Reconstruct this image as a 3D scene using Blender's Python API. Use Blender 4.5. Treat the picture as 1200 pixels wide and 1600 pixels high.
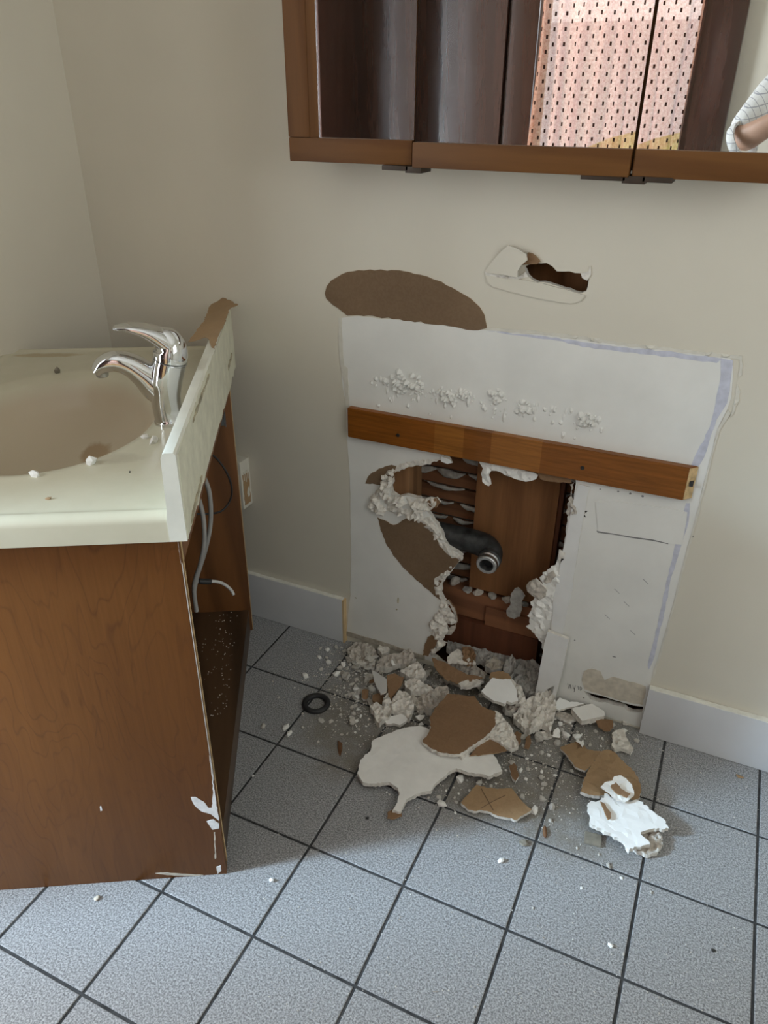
import bpy, bmesh, math, random
from mathutils import Vector, Matrix, noise
from mathutils.geometry import delaunay_2d_cdt

for o in list(bpy.data.objects):
    bpy.data.objects.remove(o)
SC = bpy.context.scene
COL = SC.collection
PI = math.pi

# ------------------------------------------------------------------ camera, world, light, exposure
CAM = Vector((0.0, -1.4324, 1.2928))
YAW, PITCH, ROLL, FPX = 0.428827, 0.505126, 0.007068, 1179.57
FW = Vector((-math.sin(YAW)*math.cos(PITCH), math.cos(YAW)*math.cos(PITCH), -math.sin(PITCH)))
_r = FW.cross(Vector((0, 0, 1))).normalized()
_u = _r.cross(FW)
RT = _r*math.cos(ROLL) + _u*math.sin(ROLL)
UP = -_r*math.sin(ROLL) + _u*math.cos(ROLL)
cam_d = bpy.data.cameras.new('camera')
cam = bpy.data.objects.new('camera', cam_d)
COL.objects.link(cam)
cam.matrix_world = Matrix(((RT.x, UP.x, -FW.x, CAM.x), (RT.y, UP.y, -FW.y, CAM.y), (RT.z, UP.z, -FW.z, CAM.z), (0, 0, 0, 1)))
cam_d.sensor_fit = 'VERTICAL'
cam_d.sensor_height = 24.0
cam_d.sensor_width = 18.0
cam_d.lens = FPX*24.0/1600.0
cam_d.clip_start = 0.01
SC.camera = cam

w = bpy.data.worlds.new('sky')
SC.world = w
w.use_nodes = True
bg = w.node_tree.nodes['Background']
bg.inputs['Color'].default_value = (0.80, 0.90, 1.0, 1)
bg.inputs['Strength'].default_value = 1.7

def area(name, loc, rot, sx, sy, power, color, spread=PI):
    d = bpy.data.lights.new(name, 'AREA')
    d.shape = 'RECTANGLE'; d.size = sx; d.size_y = sy
    d.energy = power; d.color = color; d.spread = spread
    o = bpy.data.objects.new(name, d)
    o.location = loc; o.rotation_euler = rot
    COL.objects.link(o)
    return o
# daylight arriving at the three glazed openings of the room (all behind or beside the camera; the right one is added for fill)
area('daylight_left_sidelight', (-1.56, -1.43, 1.05), (0, -PI/2, 0), 1.95, 0.38, 43, (0.88, 0.95, 1.0))
_d = Vector((-0.12, -0.46, 0.15)) - Vector((-2.90, -2.33, 1.80))
area('sky_beam_through_sidelight', (-2.90, -2.33, 1.80), _d.to_track_quat('-Z', 'Z').to_euler(), 0.28, 0.60, 12.5, (0.54, 0.78, 1.0), 0.60)
area('daylight_curtained_window', (-0.64, -2.32, 1.85), (PI/2, 0, 0), 0.9, 0.6, 2, (1.0, 0.97, 0.93))
area('fill_right_window', (1.12, -1.25, 1.55), (0, PI/2, 0), 1.1, 1.0, 10, (1.0, 0.97, 0.90))  # added fill lamp that brightens the walls from the right

SC.view_settings.view_transform = 'Standard'
SC.view_settings.look = 'None'
SC.view_settings.gamma = 1.0
SC.view_settings.use_curve_mapping = False
SC.view_settings.exposure = 0.07
try:
    SC.cycles.use_denoising = True
    SC.cycles.max_bounces = 8
    SC.cycles.diffuse_bounces = 5
    SC.cycles.transparent_max_bounces = 12
except Exception:
    pass

# ------------------------------------------------------------------ surveying helpers: photo point -> point on a known plane
def ray(px, py):
    return FW + RT*((px - 600.0)/FPX) + UP*((800.0 - py)/FPX)
def onY(px, py, y=0.0):
    d = ray(px, py); return CAM + d*((y - CAM.y)/d.y)
def onZ(px, py, z=0.0):
    d = ray(px, py); return CAM + d*((z - CAM.z)/d.z)
def wxz(pts, y=0.0):
    return [(p.x, p.z) for p in (onY(a, b, y) for a, b in pts)]

# ------------------------------------------------------------------ materials
MATS = {}
class NT:
    def __init__(s, name):
        m = bpy.data.materials.new(name); m.use_nodes = True
        s.m = m; s.t = m.node_tree; s.n = s.t.nodes; s.l = s.t.links
        s.b = s.n['Principled BSDF']
        MATS[name] = m
    def add(s, typ, **k):
        n = s.n.new(typ)
        for a, v in k.items():
            if a.startswith('i_'):
                n.inputs[a[2:].replace('_', ' ')].default_value = v
            else:
                setattr(n, a, v)
        return n
    def link(s, a, b): s.l.new(a, b)
    def coord(s, kind='Object', scale=(1, 1, 1), rot=(0, 0, 0)):
        if kind == 'World':
            src = s.add('ShaderNodeNewGeometry').outputs['Position']
        else:
            src = s.add('ShaderNodeTexCoord').outputs[kind]
        mp = s.add('ShaderNodeMapping')
        mp.inputs['Scale'].default_value = scale; mp.inputs['Rotation'].default_value = rot
        s.link(src, mp.inputs['Vector'])
        return mp.outputs['Vector']
    def noise(s, vec, scale, detail=4, rough=0.55, dist=0.0):
        n = s.add('ShaderNodeTexNoise')
        n.inputs['Scale'].default_value = scale; n.inputs['Detail'].default_value = detail
        n.inputs['Roughness'].default_value = rough; n.inputs['Distortion'].default_value = dist
        s.link(vec, n.inputs['Vector'])
        return n.outputs['Fac']
    def ramp(s, fac, stops, interp='LINEAR'):
        r = s.add('ShaderNodeValToRGB'); r.color_ramp.interpolation = interp
        e = r.color_ramp.elements
        while len(e) < len(stops): e.new(0.5)
        for k, (p, c) in enumerate(stops):
            e[k].position = p
            e[k].color = (c[0], c[1], c[2], 1) if not isinstance(c, (int, float)) else (c, c, c, 1)
        s.link(fac, r.inputs['Fac'])
        return r.outputs['Color']
    def mix(s, fac, a, b, mode='MIX'):
        n = s.add('ShaderNodeMix', data_type='RGBA', blend_type=mode)
        for sock, v in ((n.inputs[0], fac), (n.inputs[6], a), (n.inputs[7], b)):
            if isinstance(v, (int, float)): sock.default_value = v
            elif isinstance(v, tuple): sock.default_value = (v[0], v[1], v[2], 1)
            else: s.link(v, sock)
        return n.outputs[2]
    def math(s, op, a, b=None, c=None):
        n = s.add('ShaderNodeMath', operation=op)
        for k, v in enumerate((a, b, c)):
            if v is None: continue
            if isinstance(v, (int, float)): n.inputs[k].default_value = v
            else: s.link(v, n.inputs[k])
        return n.outputs[0]
    def bump(s, h, strength=0.2, dist=0.002):
        b = s.add('ShaderNodeBump')
        b.inputs['Strength'].default_value = strength; b.inputs['Distance'].default_value = dist
        s.link(h, b.inputs['Height']); s.link(b.outputs['Normal'], s.b.inputs['Normal'])
    def col(s, c):
        if isinstance(c, tuple): s.b.inputs['Base Color'].default_value = (c[0], c[1], c[2], 1)
        else: s.link(c, s.b.inputs['Base Color'])
    def set(s, **k):
        for a, v in k.items():
            s.b.inputs[a.replace('_', ' ')].default_value = v

def plain(name, c, rough=0.6, metal=0.0, var=0.08, nscale=30, bump=0.0, spec=0.5, bdist=0.001, kind='Object'):
    t = NT(name)
    v = t.coord(kind)
    n = t.noise(v, nscale, 5)
    lo = tuple(max(0, x*(1-var*1.6)) for x in c); hi = tuple(min(1, x*(1+var)) for x in c)
    t.col(t.ramp(n, [(0.3, lo), (0.7, hi)]))
    t.set(Roughness=rough, Metallic=metal); t.b.inputs['Specular IOR Level'].default_value = spec
    if bump: t.bump(n, bump, bdist)
    return t.m

def wood(name, light, dark, scale=(2, 30, 30), rough=0.4, rings=6.0, dist=3.0, fine=0.35, coat=0.0, kind='Object', spec=0.5):
    """grain runs along the axis with the small scale"""
    t = NT(name)
    v = t.coord(kind, scale)
    wv = t.add('ShaderNodeTexWave', wave_type='BANDS', bands_direction='DIAGONAL')
    wv.inputs['Scale'].default_value = rings*0.05; wv.inputs['Distortion'].default_value = dist
    wv.inputs['Detail'].default_value = 3; wv.inputs['Detail Scale'].default_value = 0.6
    t.link(v, wv.inputs['Vector'])
    n2 = t.noise(v, 3.0, 6, 0.65)
    a = t.ramp(wv.outputs['Fac'], [(0.15, dark), (0.65, light)])
    b = t.ramp(n2, [(0.35, tuple(x*0.72 for x in light)), (0.62, light)])
    t.col(t.mix(fine, a, b))
    t.set(Roughness=rough); t.b.inputs['Coat Weight'].default_value = coat
    t.b.inputs['Specular IOR Level'].default_value = spec
    t.b.inputs['Coat Roughness'].default_value = 0.13
    t.bump(n2, 0.12, 0.001)
    return t.m

plain('wall_paint', (0.655, 0.62, 0.53), 0.55, var=0.025, nscale=3.0, bump=0.06, kind='World')
plain('primer', (0.76, 0.76, 0.73), 0.75, var=0.05, nscale=7.0, bump=0.08, kind='World')
plain('primer_bright', (0.76, 0.765, 0.76), 0.7, var=0.04, nscale=16.0, bump=0.1)
plain('lilac_paint', (0.56, 0.575, 0.67), 0.6, var=0.10, nscale=60, kind='World')
plain('caulk', (0.66, 0.64, 0.57), 0.5, var=0.06, nscale=50)
plain('ceiling_paint', (0.8, 0.78, 0.74), 0.8, var=0.02)
plain('baseboard_paint', (0.63, 0.64, 0.66), 0.4, var=0.03, nscale=8, bump=0.03)
plain('baseboard_top', (0.80, 0.80, 0.74), 0.6, var=0.08, nscale=60, bump=0.3)
plain('raw_fibreboard', (0.62, 0.45, 0.25), 0.8)
plain('gypsum', (0.72, 0.69, 0.635), 0.9, var=0.14, nscale=90, bump=0.7, bdist=0.003)
plain('gypsum_dusty', (0.53, 0.485, 0.43), 0.95, var=0.18, nscale=120, bump=0.8, bdist=0.003)
plain('grey_plaster', (0.36, 0.345, 0.32), 0.95, var=0.2, nscale=70, bump=0.7, bdist=0.003)
plain('white_face', (0.84, 0.835, 0.805), 0.6, var=0.05, nscale=20, bump=0.08)
plain('white_bright', (0.86, 0.87, 0.86), 0.5, var=0.03, nscale=20, bump=0.05)
plain('dust', (0.42, 0.38, 0.32), 0.95, var=0.2, nscale=90, bump=0.5)
plain('chalk_white', (0.80, 0.80, 0.80), 0.8, var=0.1, nscale=80)
plain('peeled_beige', (0.60, 0.55, 0.46), 0.85, var=0.12, nscale=60, bump=0.2)
plain('dark_speck', (0.03, 0.03, 0.03), 0.6)
plain('pencil', (0.22, 0.22, 0.22), 0.8)
def kraft(name, c):
    t = NT(name)
    v = t.coord('Object'); n = t.noise(v, 9, 4, 0.5); n2 = t.noise(v, 220, 2)
    a = t.ramp(n, [(0.3, tuple(x*0.82 for x in c)), (0.7, c)])
    t.col(t.mix(0.04, a, t.ramp(n2, [(0.4, (0.2, 0.12, 0.06)), (0.6, (0.6, 0.45, 0.3))])))
    t.set(Roughness=0.9); t.bump(n, 0.25, 0.003)
kraft('kraft', (0.25, 0.145, 0.075))
kraft('kraft_wall', (0.185, 0.118, 0.067))
kraft('kraft_light', (0.36, 0.235, 0.125))

def ply_mat():
    t = NT('stained_ply')
    v = t.coord('Object', (5.0, 5.0, 1.1)); f = t.coord('Object', (90, 90, 4))
    n = t.noise(v, 1.6, 3, 0.5, 0.4)
    rings = t.math('ABSOLUTE', t.math('SINE', t.math('MULTIPLY', n, 62.0)))
    line = t.ramp(rings, [(0.0, 1.0), (0.34, 0.0)])
    patch_ = t.ramp(t.noise(t.coord('Object', (3, 3, 1.5)), 2.0, 4), [(0.32, 0.10), (0.62, 0.75)])
    broad = t.ramp(t.noise(t.coord('Object', (7, 7, 1.2)), 1.3, 3), [(0.3, (0.125, 0.047, 0.011)), (0.7, (0.175, 0.069, 0.016))])
    c = t.mix(t.math('MULTIPLY', line, patch_), broad, (0.085, 0.030, 0.009))
    t.col(t.mix(0.22, c, t.ramp(t.noise(f, 1.5, 4, 0.7), [(0.3, (0.10, 0.037, 0.010)), (0.7, (0.24, 0.10, 0.03))])))
    t.set(Roughness=0.36); t.b.inputs['Specular IOR Level'].default_value = 0.25
ply_mat()
wood('stained_ply_inside', (0.21, 0.085, 0.026), (0.115, 0.045, 0.014), (30, 30, 3), 0.5, 5, 5)
wood('dark_shelf', (0.10, 0.055, 0.028), (0.03, 0.018, 0.01), (20, 3, 20), 0.4, 5, 5)
wood('cabinet_frame', (0.145, 0.062, 0.018), (0.105, 0.042, 0.012), (3, 40, 40), 0.45, 6, 4, spec=0.2)
wood('cabinet_frame_v', (0.145, 0.062, 0.018), (0.105, 0.042, 0.012), (40, 40, 3), 0.45, 6, 4, spec=0.2)
wood('fir_board', (0.24, 0.110, 0.045), (0.15, 0.062, 0.025), (28, 28, 1.6), 0.8, 5, 6, fine=0.7, spec=0.2)
wood('lath_wood', (0.19, 0.088, 0.045), (0.095, 0.045, 0.025), (2, 50, 50), 0.9, 6, 4, spec=0.1)
wood('stud_wood', (0.30, 0.16, 0.075), (0.17, 0.085, 0.04), (40, 40, 2), 0.85, 6, 4, spec=0.2)
wood('plate_wood', (0.25, 0.11, 0.055), (0.15, 0.065, 0.035), (2, 40, 40), 0.85, 6, 4, spec=0.2)
wood('plate_dark', (0.12, 0.042, 0.020), (0.08, 0.030, 0.015), (40, 40, 2), 0.7, 6, 6, fine=0.6, spec=0.2)
wood('dark_door_wood', (0.055, 0.022, 0.014), (0.030, 0.012, 0.008), (25, 25, 2), 0.26, 6, 4, fine=0.7, coat=0.9)
wood('splinter_wood', (0.25, 0.12, 0.05), (0.12, 0.06, 0.03), (30, 30, 4), 0.9)

def cleat_mat():
    t = NT('cleat_wood')
    v = t.coord('Object', (3.0, 25, 60))
    n = t.noise(v, 3.0, 6, 0.65, 0.6)
    vv = t.coord('Object')
    sep = t.add('ShaderNodeSeparateXYZ'); t.link(vv, sep.inputs[0])
    x = t.math('DIVIDE', t.math('ADD', sep.outputs['X'], 0.37), 0.74)
    seg = t.ramp(x, [(0.0, (0.255, 0.085, 0.012)), (0.285, (0.30, 0.115, 0.020)), (0.375, (0.225, 0.078, 0.012)), (0.455, (0.31, 0.12, 0.024)), (0.60, (0.235, 0.082, 0.014))], 'CONSTANT')
    g = t.ramp(n, [(0.3, 0.62), (0.65, 1.05)])
    t.col(t.mix(1.0, seg, g, 'MULTIPLY'))
    t.set(Roughness=0.4); t.b.inputs['Coat Weight'].default_value = 0.08; t.b.inputs['Specular IOR Level'].default_value = 0.25
    t.bump(n, 0.1, 0.001)
cleat_mat()

def tile_mat():
    t = NT('floor_tile')
    v = t.coord('World')
    n1 = t.noise(v, 330, 2, 0.7); n2 = t.noise(v, 170, 3, 0.6)
    a = t.ramp(n1, [(0.37, (0.105, 0.107, 0.112)), (0.5, (0.315, 0.322, 0.332)), (0.63, (0.565, 0.575, 0.59))])
    b = t.ramp(n2, [(0.36, (0.215, 0.22, 0.23)), (0.62, (0.41, 0.418, 0.43))])
    base = t.mix(1.0, t.mix(0.30, a, b), (0.92, 0.92, 0.92), 'MULTIPLY')
    # old dirt where the vanity used to stand, brown and blotchy, with its own outline
    sep = t.add('ShaderNodeSeparateXYZ'); t.link(v, sep.inputs[0])
    warp = t.noise(v, 9, 5, 0.6)
    yy = t.math('ADD', sep.outputs['Y'], t.math('MULTIPLY', t.math('SUBTRACT', warp, 0.5), 0.34))
    xx = t.math('ADD', sep.outputs['X'], t.math('MULTIPLY', t.math('SUBTRACT', warp, 0.5), 0.22))
    m1 = t.add('ShaderNodeMapRange', interpolation_type='SMOOTHSTEP'); t.link(yy, m1.inputs[0])
    m1.inputs[1].default_value = -0.47; m1.inputs[2].default_value = -0.33
    m2 = t.add('ShaderNodeMapRange', interpolation_type='SMOOTHSTEP'); t.link(xx, m2.inputs[0])
    m2.inputs[1].default_value = -0.80; m2.inputs[2].default_value = -0.64
    m3 = t.add('ShaderNodeMapRange', interpolation_type='SMOOTHSTEP'); t.link(xx, m3.inputs[0])
    m3.inputs[1].default_value = 0.10; m3.inputs[2].default_value = -0.08
    mask = t.math('MULTIPLY', t.math('MULTIPLY', m1.outputs[0], m2.outputs[0]), m3.outputs[0])
    blot = t.ramp(t.noise(v, 22, 5, 0.7), [(0.3, 0.45), (0.65, 1.0)])
    mask = t.math('MULTIPLY', mask, t.math('MULTIPLY', blot, 0.85))
    base = t.mix(mask, base, (0.185, 0.165, 0.13))
    # scattered dark scuffs
    sc = t.ramp(t.noise(v, 13, 6, 0.75), [(0.70, 0.0), (0.76, 0.35)])
    base = t.mix(sc, base, (0.13, 0.125, 0.11))
    t.col(base)
    t.set(Roughness=0.42); t.b.inputs['Specular IOR Level'].default_value = 0.45
    t.bump(n2, 0.10, 0.0008)
tile_mat()
plain('grout', (0.05, 0.052, 0.055), 0.9, var=0.4, nscale=40, kind='World')
plain('grout_light', (0.18, 0.18, 0.18), 0.9, var=0.3, nscale=40, kind='World')

def counter_mat():
    t = NT('cultured_marble')
    v = t.coord('Object')
    sep = t.add('ShaderNodeSeparateXYZ'); t.link(v, sep.inputs[0])
    n = t.noise(v, 6, 5, 0.6)
    base = t.ramp(n, [(0.3, (0.52, 0.485, 0.365)), (0.7, (0.59, 0.56, 0.435))])
    # bowl: pinkish almond
    dx = t.math('DIVIDE', t.math('ADD', sep.outputs['X'], 0.27), 0.182)
    dy = t.math('DIVIDE', t.math('SUBTRACT', sep.outputs['Y'], 0.37), 0.228)
    r = t.math('SQRT', t.math('ADD', t.math('MULTIPLY', dx, dx), t.math('MULTIPLY', dy, dy)))
    inb = t.ramp(r, [(0.90, 1.0), (1.0, 0.0)])
    base = t.mix(inb, base, (0.53, 0.45, 0.335))
    # rusty water stains
    st = t.noise(v, 17, 6, 0.7)
    def spot(cx, cy, rx, ry, lo, hi, c, base):
        a = t.math('DIVIDE', t.math('SUBTRACT', sep.outputs['X'], cx), rx)
        b = t.math('DIVIDE', t.math('SUBTRACT', sep.outputs['Y'], cy), ry)
        q = t.math('ADD', t.math('MULTIPLY', a, a), t.math('MULTIPLY', b, b))
        q = t.math('ADD', q, t.math('MULTIPLY', t.math('SUBTRACT', st, 0.5), 3.0))
        return t.mix(t.ramp(q, [(lo, 0.75), (hi, 0.0)]), base, c)
    base = spot(-0.232, 0.452, 0.036, 0.034, 0.35, 1.0, (0.33, 0.215, 0.11), base)
    base = spot(-0.38, 0.735, 0.085, 0.016, 0.3, 1.0, (0.42, 0.33, 0.19), base)
    base = spot(-0.13, 0.175, 0.07, 0.025, 0.3, 1.0, (0.46, 0.42, 0.33), base)
    t.col(base)
    t.set(Roughness=0.22)
counter_mat()
plain('backsplash_white', (0.72, 0.72, 0.64), 0.35, var=0.05, nscale=20)
plain('old_caulk', (0.66, 0.65, 0.52), 0.7, var=0.08, nscale=35, bump=0.5, bdist=0.003)
plain('mildew', (0.42, 0.38, 0.27), 0.8, var=0.3, nscale=60)
plain('chrome', (0.72, 0.73, 0.74), 0.07, 1.0, var=0.01)
plain('worn_metal', (0.55, 0.56, 0.57), 0.32, 1.0, var=0.15, nscale=120, bump=0.2)
plain('pipe_black', (0.045, 0.048, 0.05), 0.45, 0.3, var=0.5, nscale=40, bump=0.4)
plain('pipe_inside', (0.006, 0.006, 0.006), 0.9)
plain('rubber_black', (0.018, 0.018, 0.02), 0.55, var=0.3, nscale=60, bump=0.2)
plain('cable_grey', (0.30, 0.295, 0.28), 0.5)
plain('cable_black', (0.02, 0.02, 0.02), 0.5)
plain('cable_white', (0.62, 0.62, 0.60), 0.4)
plain('bracket_grey', (0.20, 0.21, 0.20), 0.5, 0.6)
plain('outlet_white', (0.62, 0.60, 0.53), 0.5, var=0.05)
plain('screw_dark', (0.06, 0.055, 0.05), 0.4, 0.8)
plain('end_grain', (0.62, 0.45, 0.24), 0.85, var=0.2, nscale=90)
plain('mirror_glass', (0.90, 0.905, 0.90), 0.0, 1.0, var=0.0)
plain('hinge_metal', (0.05, 0.035, 0.025), 0.5, 0.5)
plain('skin', (0.44, 0.27, 0.19), 0.5, var=0.06, nscale=40)
plain('hair_brown', (0.05, 0.03, 0.02), 0.6)
plain('denim', (0.06, 0.08, 0.14), 0.85, var=0.2, nscale=80)
plain('shoe_leather', (0.04, 0.03, 0.025), 0.5)
plain('phone_black', (0.01, 0.01, 0.012), 0.25)
plain('lawn_grass', (0.52, 0.66, 0.10), 0.9, var=0.4, nscale=2, kind='World')
plain('grey_stone', (0.22, 0.20, 0.16), 0.7, var=0.15, nscale=80)
plain('window_trim_grey', (0.45, 0.46, 0.46), 0.5)
def glass():
    t = NT('window_glass')
    t.set(Roughness=0.0); t.b.inputs['Transmission Weight'].default_value = 1.0
    t.b.inputs['IOR'].default_value = 1.45
    tr = t.add('ShaderNodeBsdfTransparent'); gl = t.add('ShaderNodeBsdfGlossy'); gl.inputs['Roughness'].default_value = 0.02
    mx = t.add('ShaderNodeMixShader'); mx.inputs[0].default_value = 0.06
    t.link(tr.outputs[0], mx.inputs[1]); t.link(gl.outputs[0], mx.inputs[2])
    t.link(mx.outputs[0], t.n['Material Output'].inputs['Surface'])
glass()
def shirt_mat():
    t = NT('plaid_shirt')
    v = t.coord('Object', (1, 1, 1), (0.3, 0.2, 0.5))
    sep = t.add('ShaderNodeSeparateXYZ'); t.link(v, sep.inputs[0])
    f = t.math('FRACT', t.math('MULTIPLY', sep.outputs['X'], 55.0)); g = t.math('FRACT', t.math('MULTIPLY', sep.outputs['Z'], 48.0))
    lines = t.math('MAXIMUM', t.math('LESS_THAN', f, 0.10), t.math('LESS_THAN', g, 0.10))
    t.col(t.mix(lines, (0.66, 0.67, 0.66), (0.33, 0.34, 0.37)))
    t.set(Roughness=0.85); t.bump(t.noise(v, 14, 4), 0.5, 0.02)
shirt_mat()
def curtain_mat():
    t = NT('curtain_cloth')
    v = t.coord('Object')
    sep = t.add('ShaderNodeSeparateXYZ'); t.link(v, sep.inputs[0])
    U = t.math('MULTIPLY', sep.outputs['X'], 24.0); V = t.math('MULTIPLY', sep.outputs['Z'], 42.0)
    row = t.math('MODULO', t.math('FLOOR', t.math('ADD', V, 200.0)), 2.0)
    fu = t.math('FRACT', t.math('ADD', t.math('ADD', U, 200.0), t.math('MULTIPLY', row, 0.5)))
    fv = t.math('FRACT', t.math('ADD', V, 200.0))
    dash = t.math('MULTIPLY', t.math('LESS_THAN', fu, 0.15), t.math('LESS_THAN', fv, 0.55))
    weave = t.ramp(t.noise(v, 90, 4, 0.7), [(0.35, (0.66, 0.29, 0.20)), (0.65, (0.88, 0.52, 0.41))])
    colr = t.mix(dash, weave, (0.05, 0.025, 0.02))
    df = t.add('ShaderNodeBsdfDiffuse'); tl = t.add('ShaderNodeBsdfTranslucent'); tr = t.add('ShaderNodeBsdfTransparent')
    for q in (df, tl): t.link(colr, q.inputs['Color'])
    m1 = t.add('ShaderNodeMixShader'); m1.inputs[0].default_value = 0.65
    t.link(df.outputs[0], m1.inputs[1]); t.link(tl.outputs[0], m1.inputs[2])
    m2 = t.add('ShaderNodeMixShader')
    t.link(t.math('MULTIPLY', t.math('SUBTRACT', 1.0, dash), 0.20), m2.inputs[0])
    t.link(m1.outputs[0], m2.inputs[1]); t.link(tr.outputs[0], m2.inputs[2])
    t.link(m2.outputs[0], t.n['Material Output'].inputs['Surface'])
curtain_mat()

# ------------------------------------------------------------------ object helpers
def tag(o, label=None, cat=None, group=None, kind=None):
    if label: o['label'] = label
    if cat: o['category'] = cat
    if group: o['group'] = group
    if kind: o['kind'] = kind
    return o
def mats_of(mesh, mats):
    for m in (mats if isinstance(mats, (list, tuple)) else [mats]):
        mesh.materials.append(MATS[m])
def obj(name, mesh, parent=None, loc=None):
    o = bpy.data.objects.new(name, mesh); COL.objects.link(o)
    if parent: o.parent = parent
    if loc is not None: o.location = loc
    return o
def empty(name, loc=(0, 0, 0), rz=0.0, parent=None):
    o = bpy.data.objects.new(name, None); COL.objects.link(o)
    o.location = loc; o.rotation_euler = (0, 0, rz); o.empty_display_size = 0.05
    if parent: o.parent = parent
    return o
def bm_mesh(bm, name, mats, smooth=None):
    me = bpy.data.meshes.new(name); bm.normal_update(); bm.to_mesh(me); bm.free()
    mats_of(me, mats)
    if smooth is not None:
        for p in me.polygons: p.use_smooth = True
        if smooth < 180:
            try: me.set_sharp_from_angle(angle=math.radians(smooth))
            except Exception: pass
    return me
def add_box(bm, x0, x1, y0, y1, z0, z1, mat=0, bev=0.0):
    r = bmesh.ops.create_cube(bm, size=1.0)
    for v in r['verts']:
        v.co = Vector((x0 + (v.co.x+0.5)*(x1-x0), y0 + (v.co.y+0.5)*(y1-y0), z0 + (v.co.z+0.5)*(z1-z0)))
    fs = set(f for v in r['verts'] for f in v.link_faces)
    for f in fs: f.material_index = mat
    if bev:
        es = list(set(e for f in fs for e in f.edges))
        bmesh.ops.bevel(bm, geom=es, offset=bev, segments=2, profile=0.7, affect='EDGES')
    return r
def box(name, x0, x1, y0, y1, z0, z1, mats, parent=None, bev=0.0, loc=None):
    bm = bmesh.new(); add_box(bm, x0, x1, y0, y1, z0, z1, 0, bev)
    return obj(name, bm_mesh(bm, name, mats, 40 if bev else None), parent, loc)

def inside(p, poly):
    x, y = p; c = False; n = len(poly); j = n-1
    for i in range(n):
        xi, yi = poly[i]; xj, yj = poly[j]
        if (yi > y) != (yj > y) and x < (xj-xi)*(y-yi)/(yj-yi+1e-15)+xi: c = not c
        j = i
    return c
def jag(poly, step=0.008, amp=0.0025, seed=0, coarse=0.0):
    """break every straight run of an outline into torn steps: coarse bays first, then fine teeth"""
    rnd = random.Random(seed)
    def once(poly, step, amp):
        out = []; n = len(poly)
        for i in range(n):
            a = Vector(poly[i]); b = Vector(poly[(i+1) % n]); d = b-a; L = d.length
            if L < 1e-9: continue
            k = max(1, int(L/step)); nr = Vector((-d.y, d.x))/L
            for q in range(k):
                t = q/k
                off = 0.0 if q == 0 else rnd.uniform(-1, 1)*amp
                out.append(tuple(a + d*(t + (rnd.uniform(-.25, .25)/k if q else 0)) + nr*off))
        return out
    if coarse: poly = once(poly, 0.020, coarse)
    return once(poly, step, amp)
def plate(name, outline, mapf, mats, top=0.002, bottom=0.0, holes=(), spacing=0.0, seed=0, parent=None, loc=None, smooth=None, side=1, bot=2):
    """flat piece with any outline and holes; top/bottom are heights or functions (a,b,edge)->height; mapf turns (a,b,h) into a point"""
    rnd = random.Random(seed)
    verts = []; edges = []
    for poly in [outline] + list(holes):
        s = len(verts); n = len(poly)
        verts += [Vector(p) for p in poly]
        edges += [(s+i, s+(i+1) % n) for i in range(n)]
    nb = len(verts)
    if spacing:
        xs = [p[0] for p in outline]; ys = [p[1] for p in outline]
        y = min(ys) + spacing*0.5; odd = 0
        segs = [(verts[a], verts[b]) for a, b in edges]
        while y < max(ys):
            x = min(xs) + (spacing*0.5 if odd else 0)
            while x < max(xs):
                p = (x + rnd.uniform(-.33, .33)*spacing, y + rnd.uniform(-.33, .33)*spacing)
                if inside(p, outline) and not any(inside(p, h) for h in holes):
                    q = Vector(p); ok = True
                    for a, b in segs:
                        ab = b-a; t = max(0, min(1, (q-a).dot(ab)/max(ab.length_squared, 1e-12)))
                        if (a+ab*t-q).length_squared < (spacing*0.45)**2: ok = False; break
                    if ok: verts.append(q)
                x += spacing
            y += spacing*0.87; odd ^= 1
    vo, eo, fo, ov, oe, of = delaunay_2d_cdt(verts, edges, [], 0, 1e-7)
    tris = []
    for f in fo:
        c = sum((vo[i] for i in f), Vector((0, 0)))/len(f)
        if inside(c, outline) and not any(inside(c, h) for h in holes): tris.append(list(f))
    cnt = {}
    for f in tris:
        for i in range(len(f)):
            e = (f[i], f[(i+1) % len(f)]); cnt[e] = cnt.get(e, 0)+1
    bnd = [e for e in cnt if (e[1], e[0]) not in cnt]
    onedge = set(i for e in bnd for i in e)
    used = sorted(set(i for f in tris for i in f)); ix = {v: k for k, v in enumerate(used)}
    tf = top if callable(top) else (lambda a, b, e: top)
    bf = bottom if callable(bottom) else (lambda a, b, e: bottom)
    P = [mapf(vo[i].x, vo[i].y, tf(vo[i].x, vo[i].y, i in onedge)) for i in used]
    Q = [mapf(vo[i].x, vo[i].y, bf(vo[i].x, vo[i].y, i in onedge)) for i in used]
    N = len(P); faces = []; mi = []
    nm = len(mats) if isinstance(mats, (list, tuple)) else 1
    for f in tris:
        faces.append([ix[i] for i in f]); mi.append(0)
        faces.append([ix[i]+N for i in reversed(f)]); mi.append(min(bot, nm-1))
    for a, b in bnd:
        faces.append([ix[b], ix[a], ix[a]+N, ix[b]+N]); mi.append(min(side, nm-1))
    L = Vector(loc) if loc is not None else Vector((0, 0, 0))
    me = bpy.data.meshes.new(name)
    me.from_pydata([Vector(p)-L for p in P+Q], [], faces); me.update()
    mats_of(me, mats)
    for p, m in zip(me.polygons, mi): p.material_index = m
    if smooth is not None:
        for p in me.polygons: p.use_smooth = True
        me.set_sharp_from_angle(angle=math.radians(smooth))
    return obj(name, me, parent, loc)
def wallmap(y0=0.0):
    return lambda a, b, h: (a, y0-h, b)
def fb(x, y, s=40.0, seed=0.0, o=3):
    return noise.fractal(Vector((x*s+seed*7.3, y*s-seed*3.1, seed)), 0.9, 2.0, o)

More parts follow.
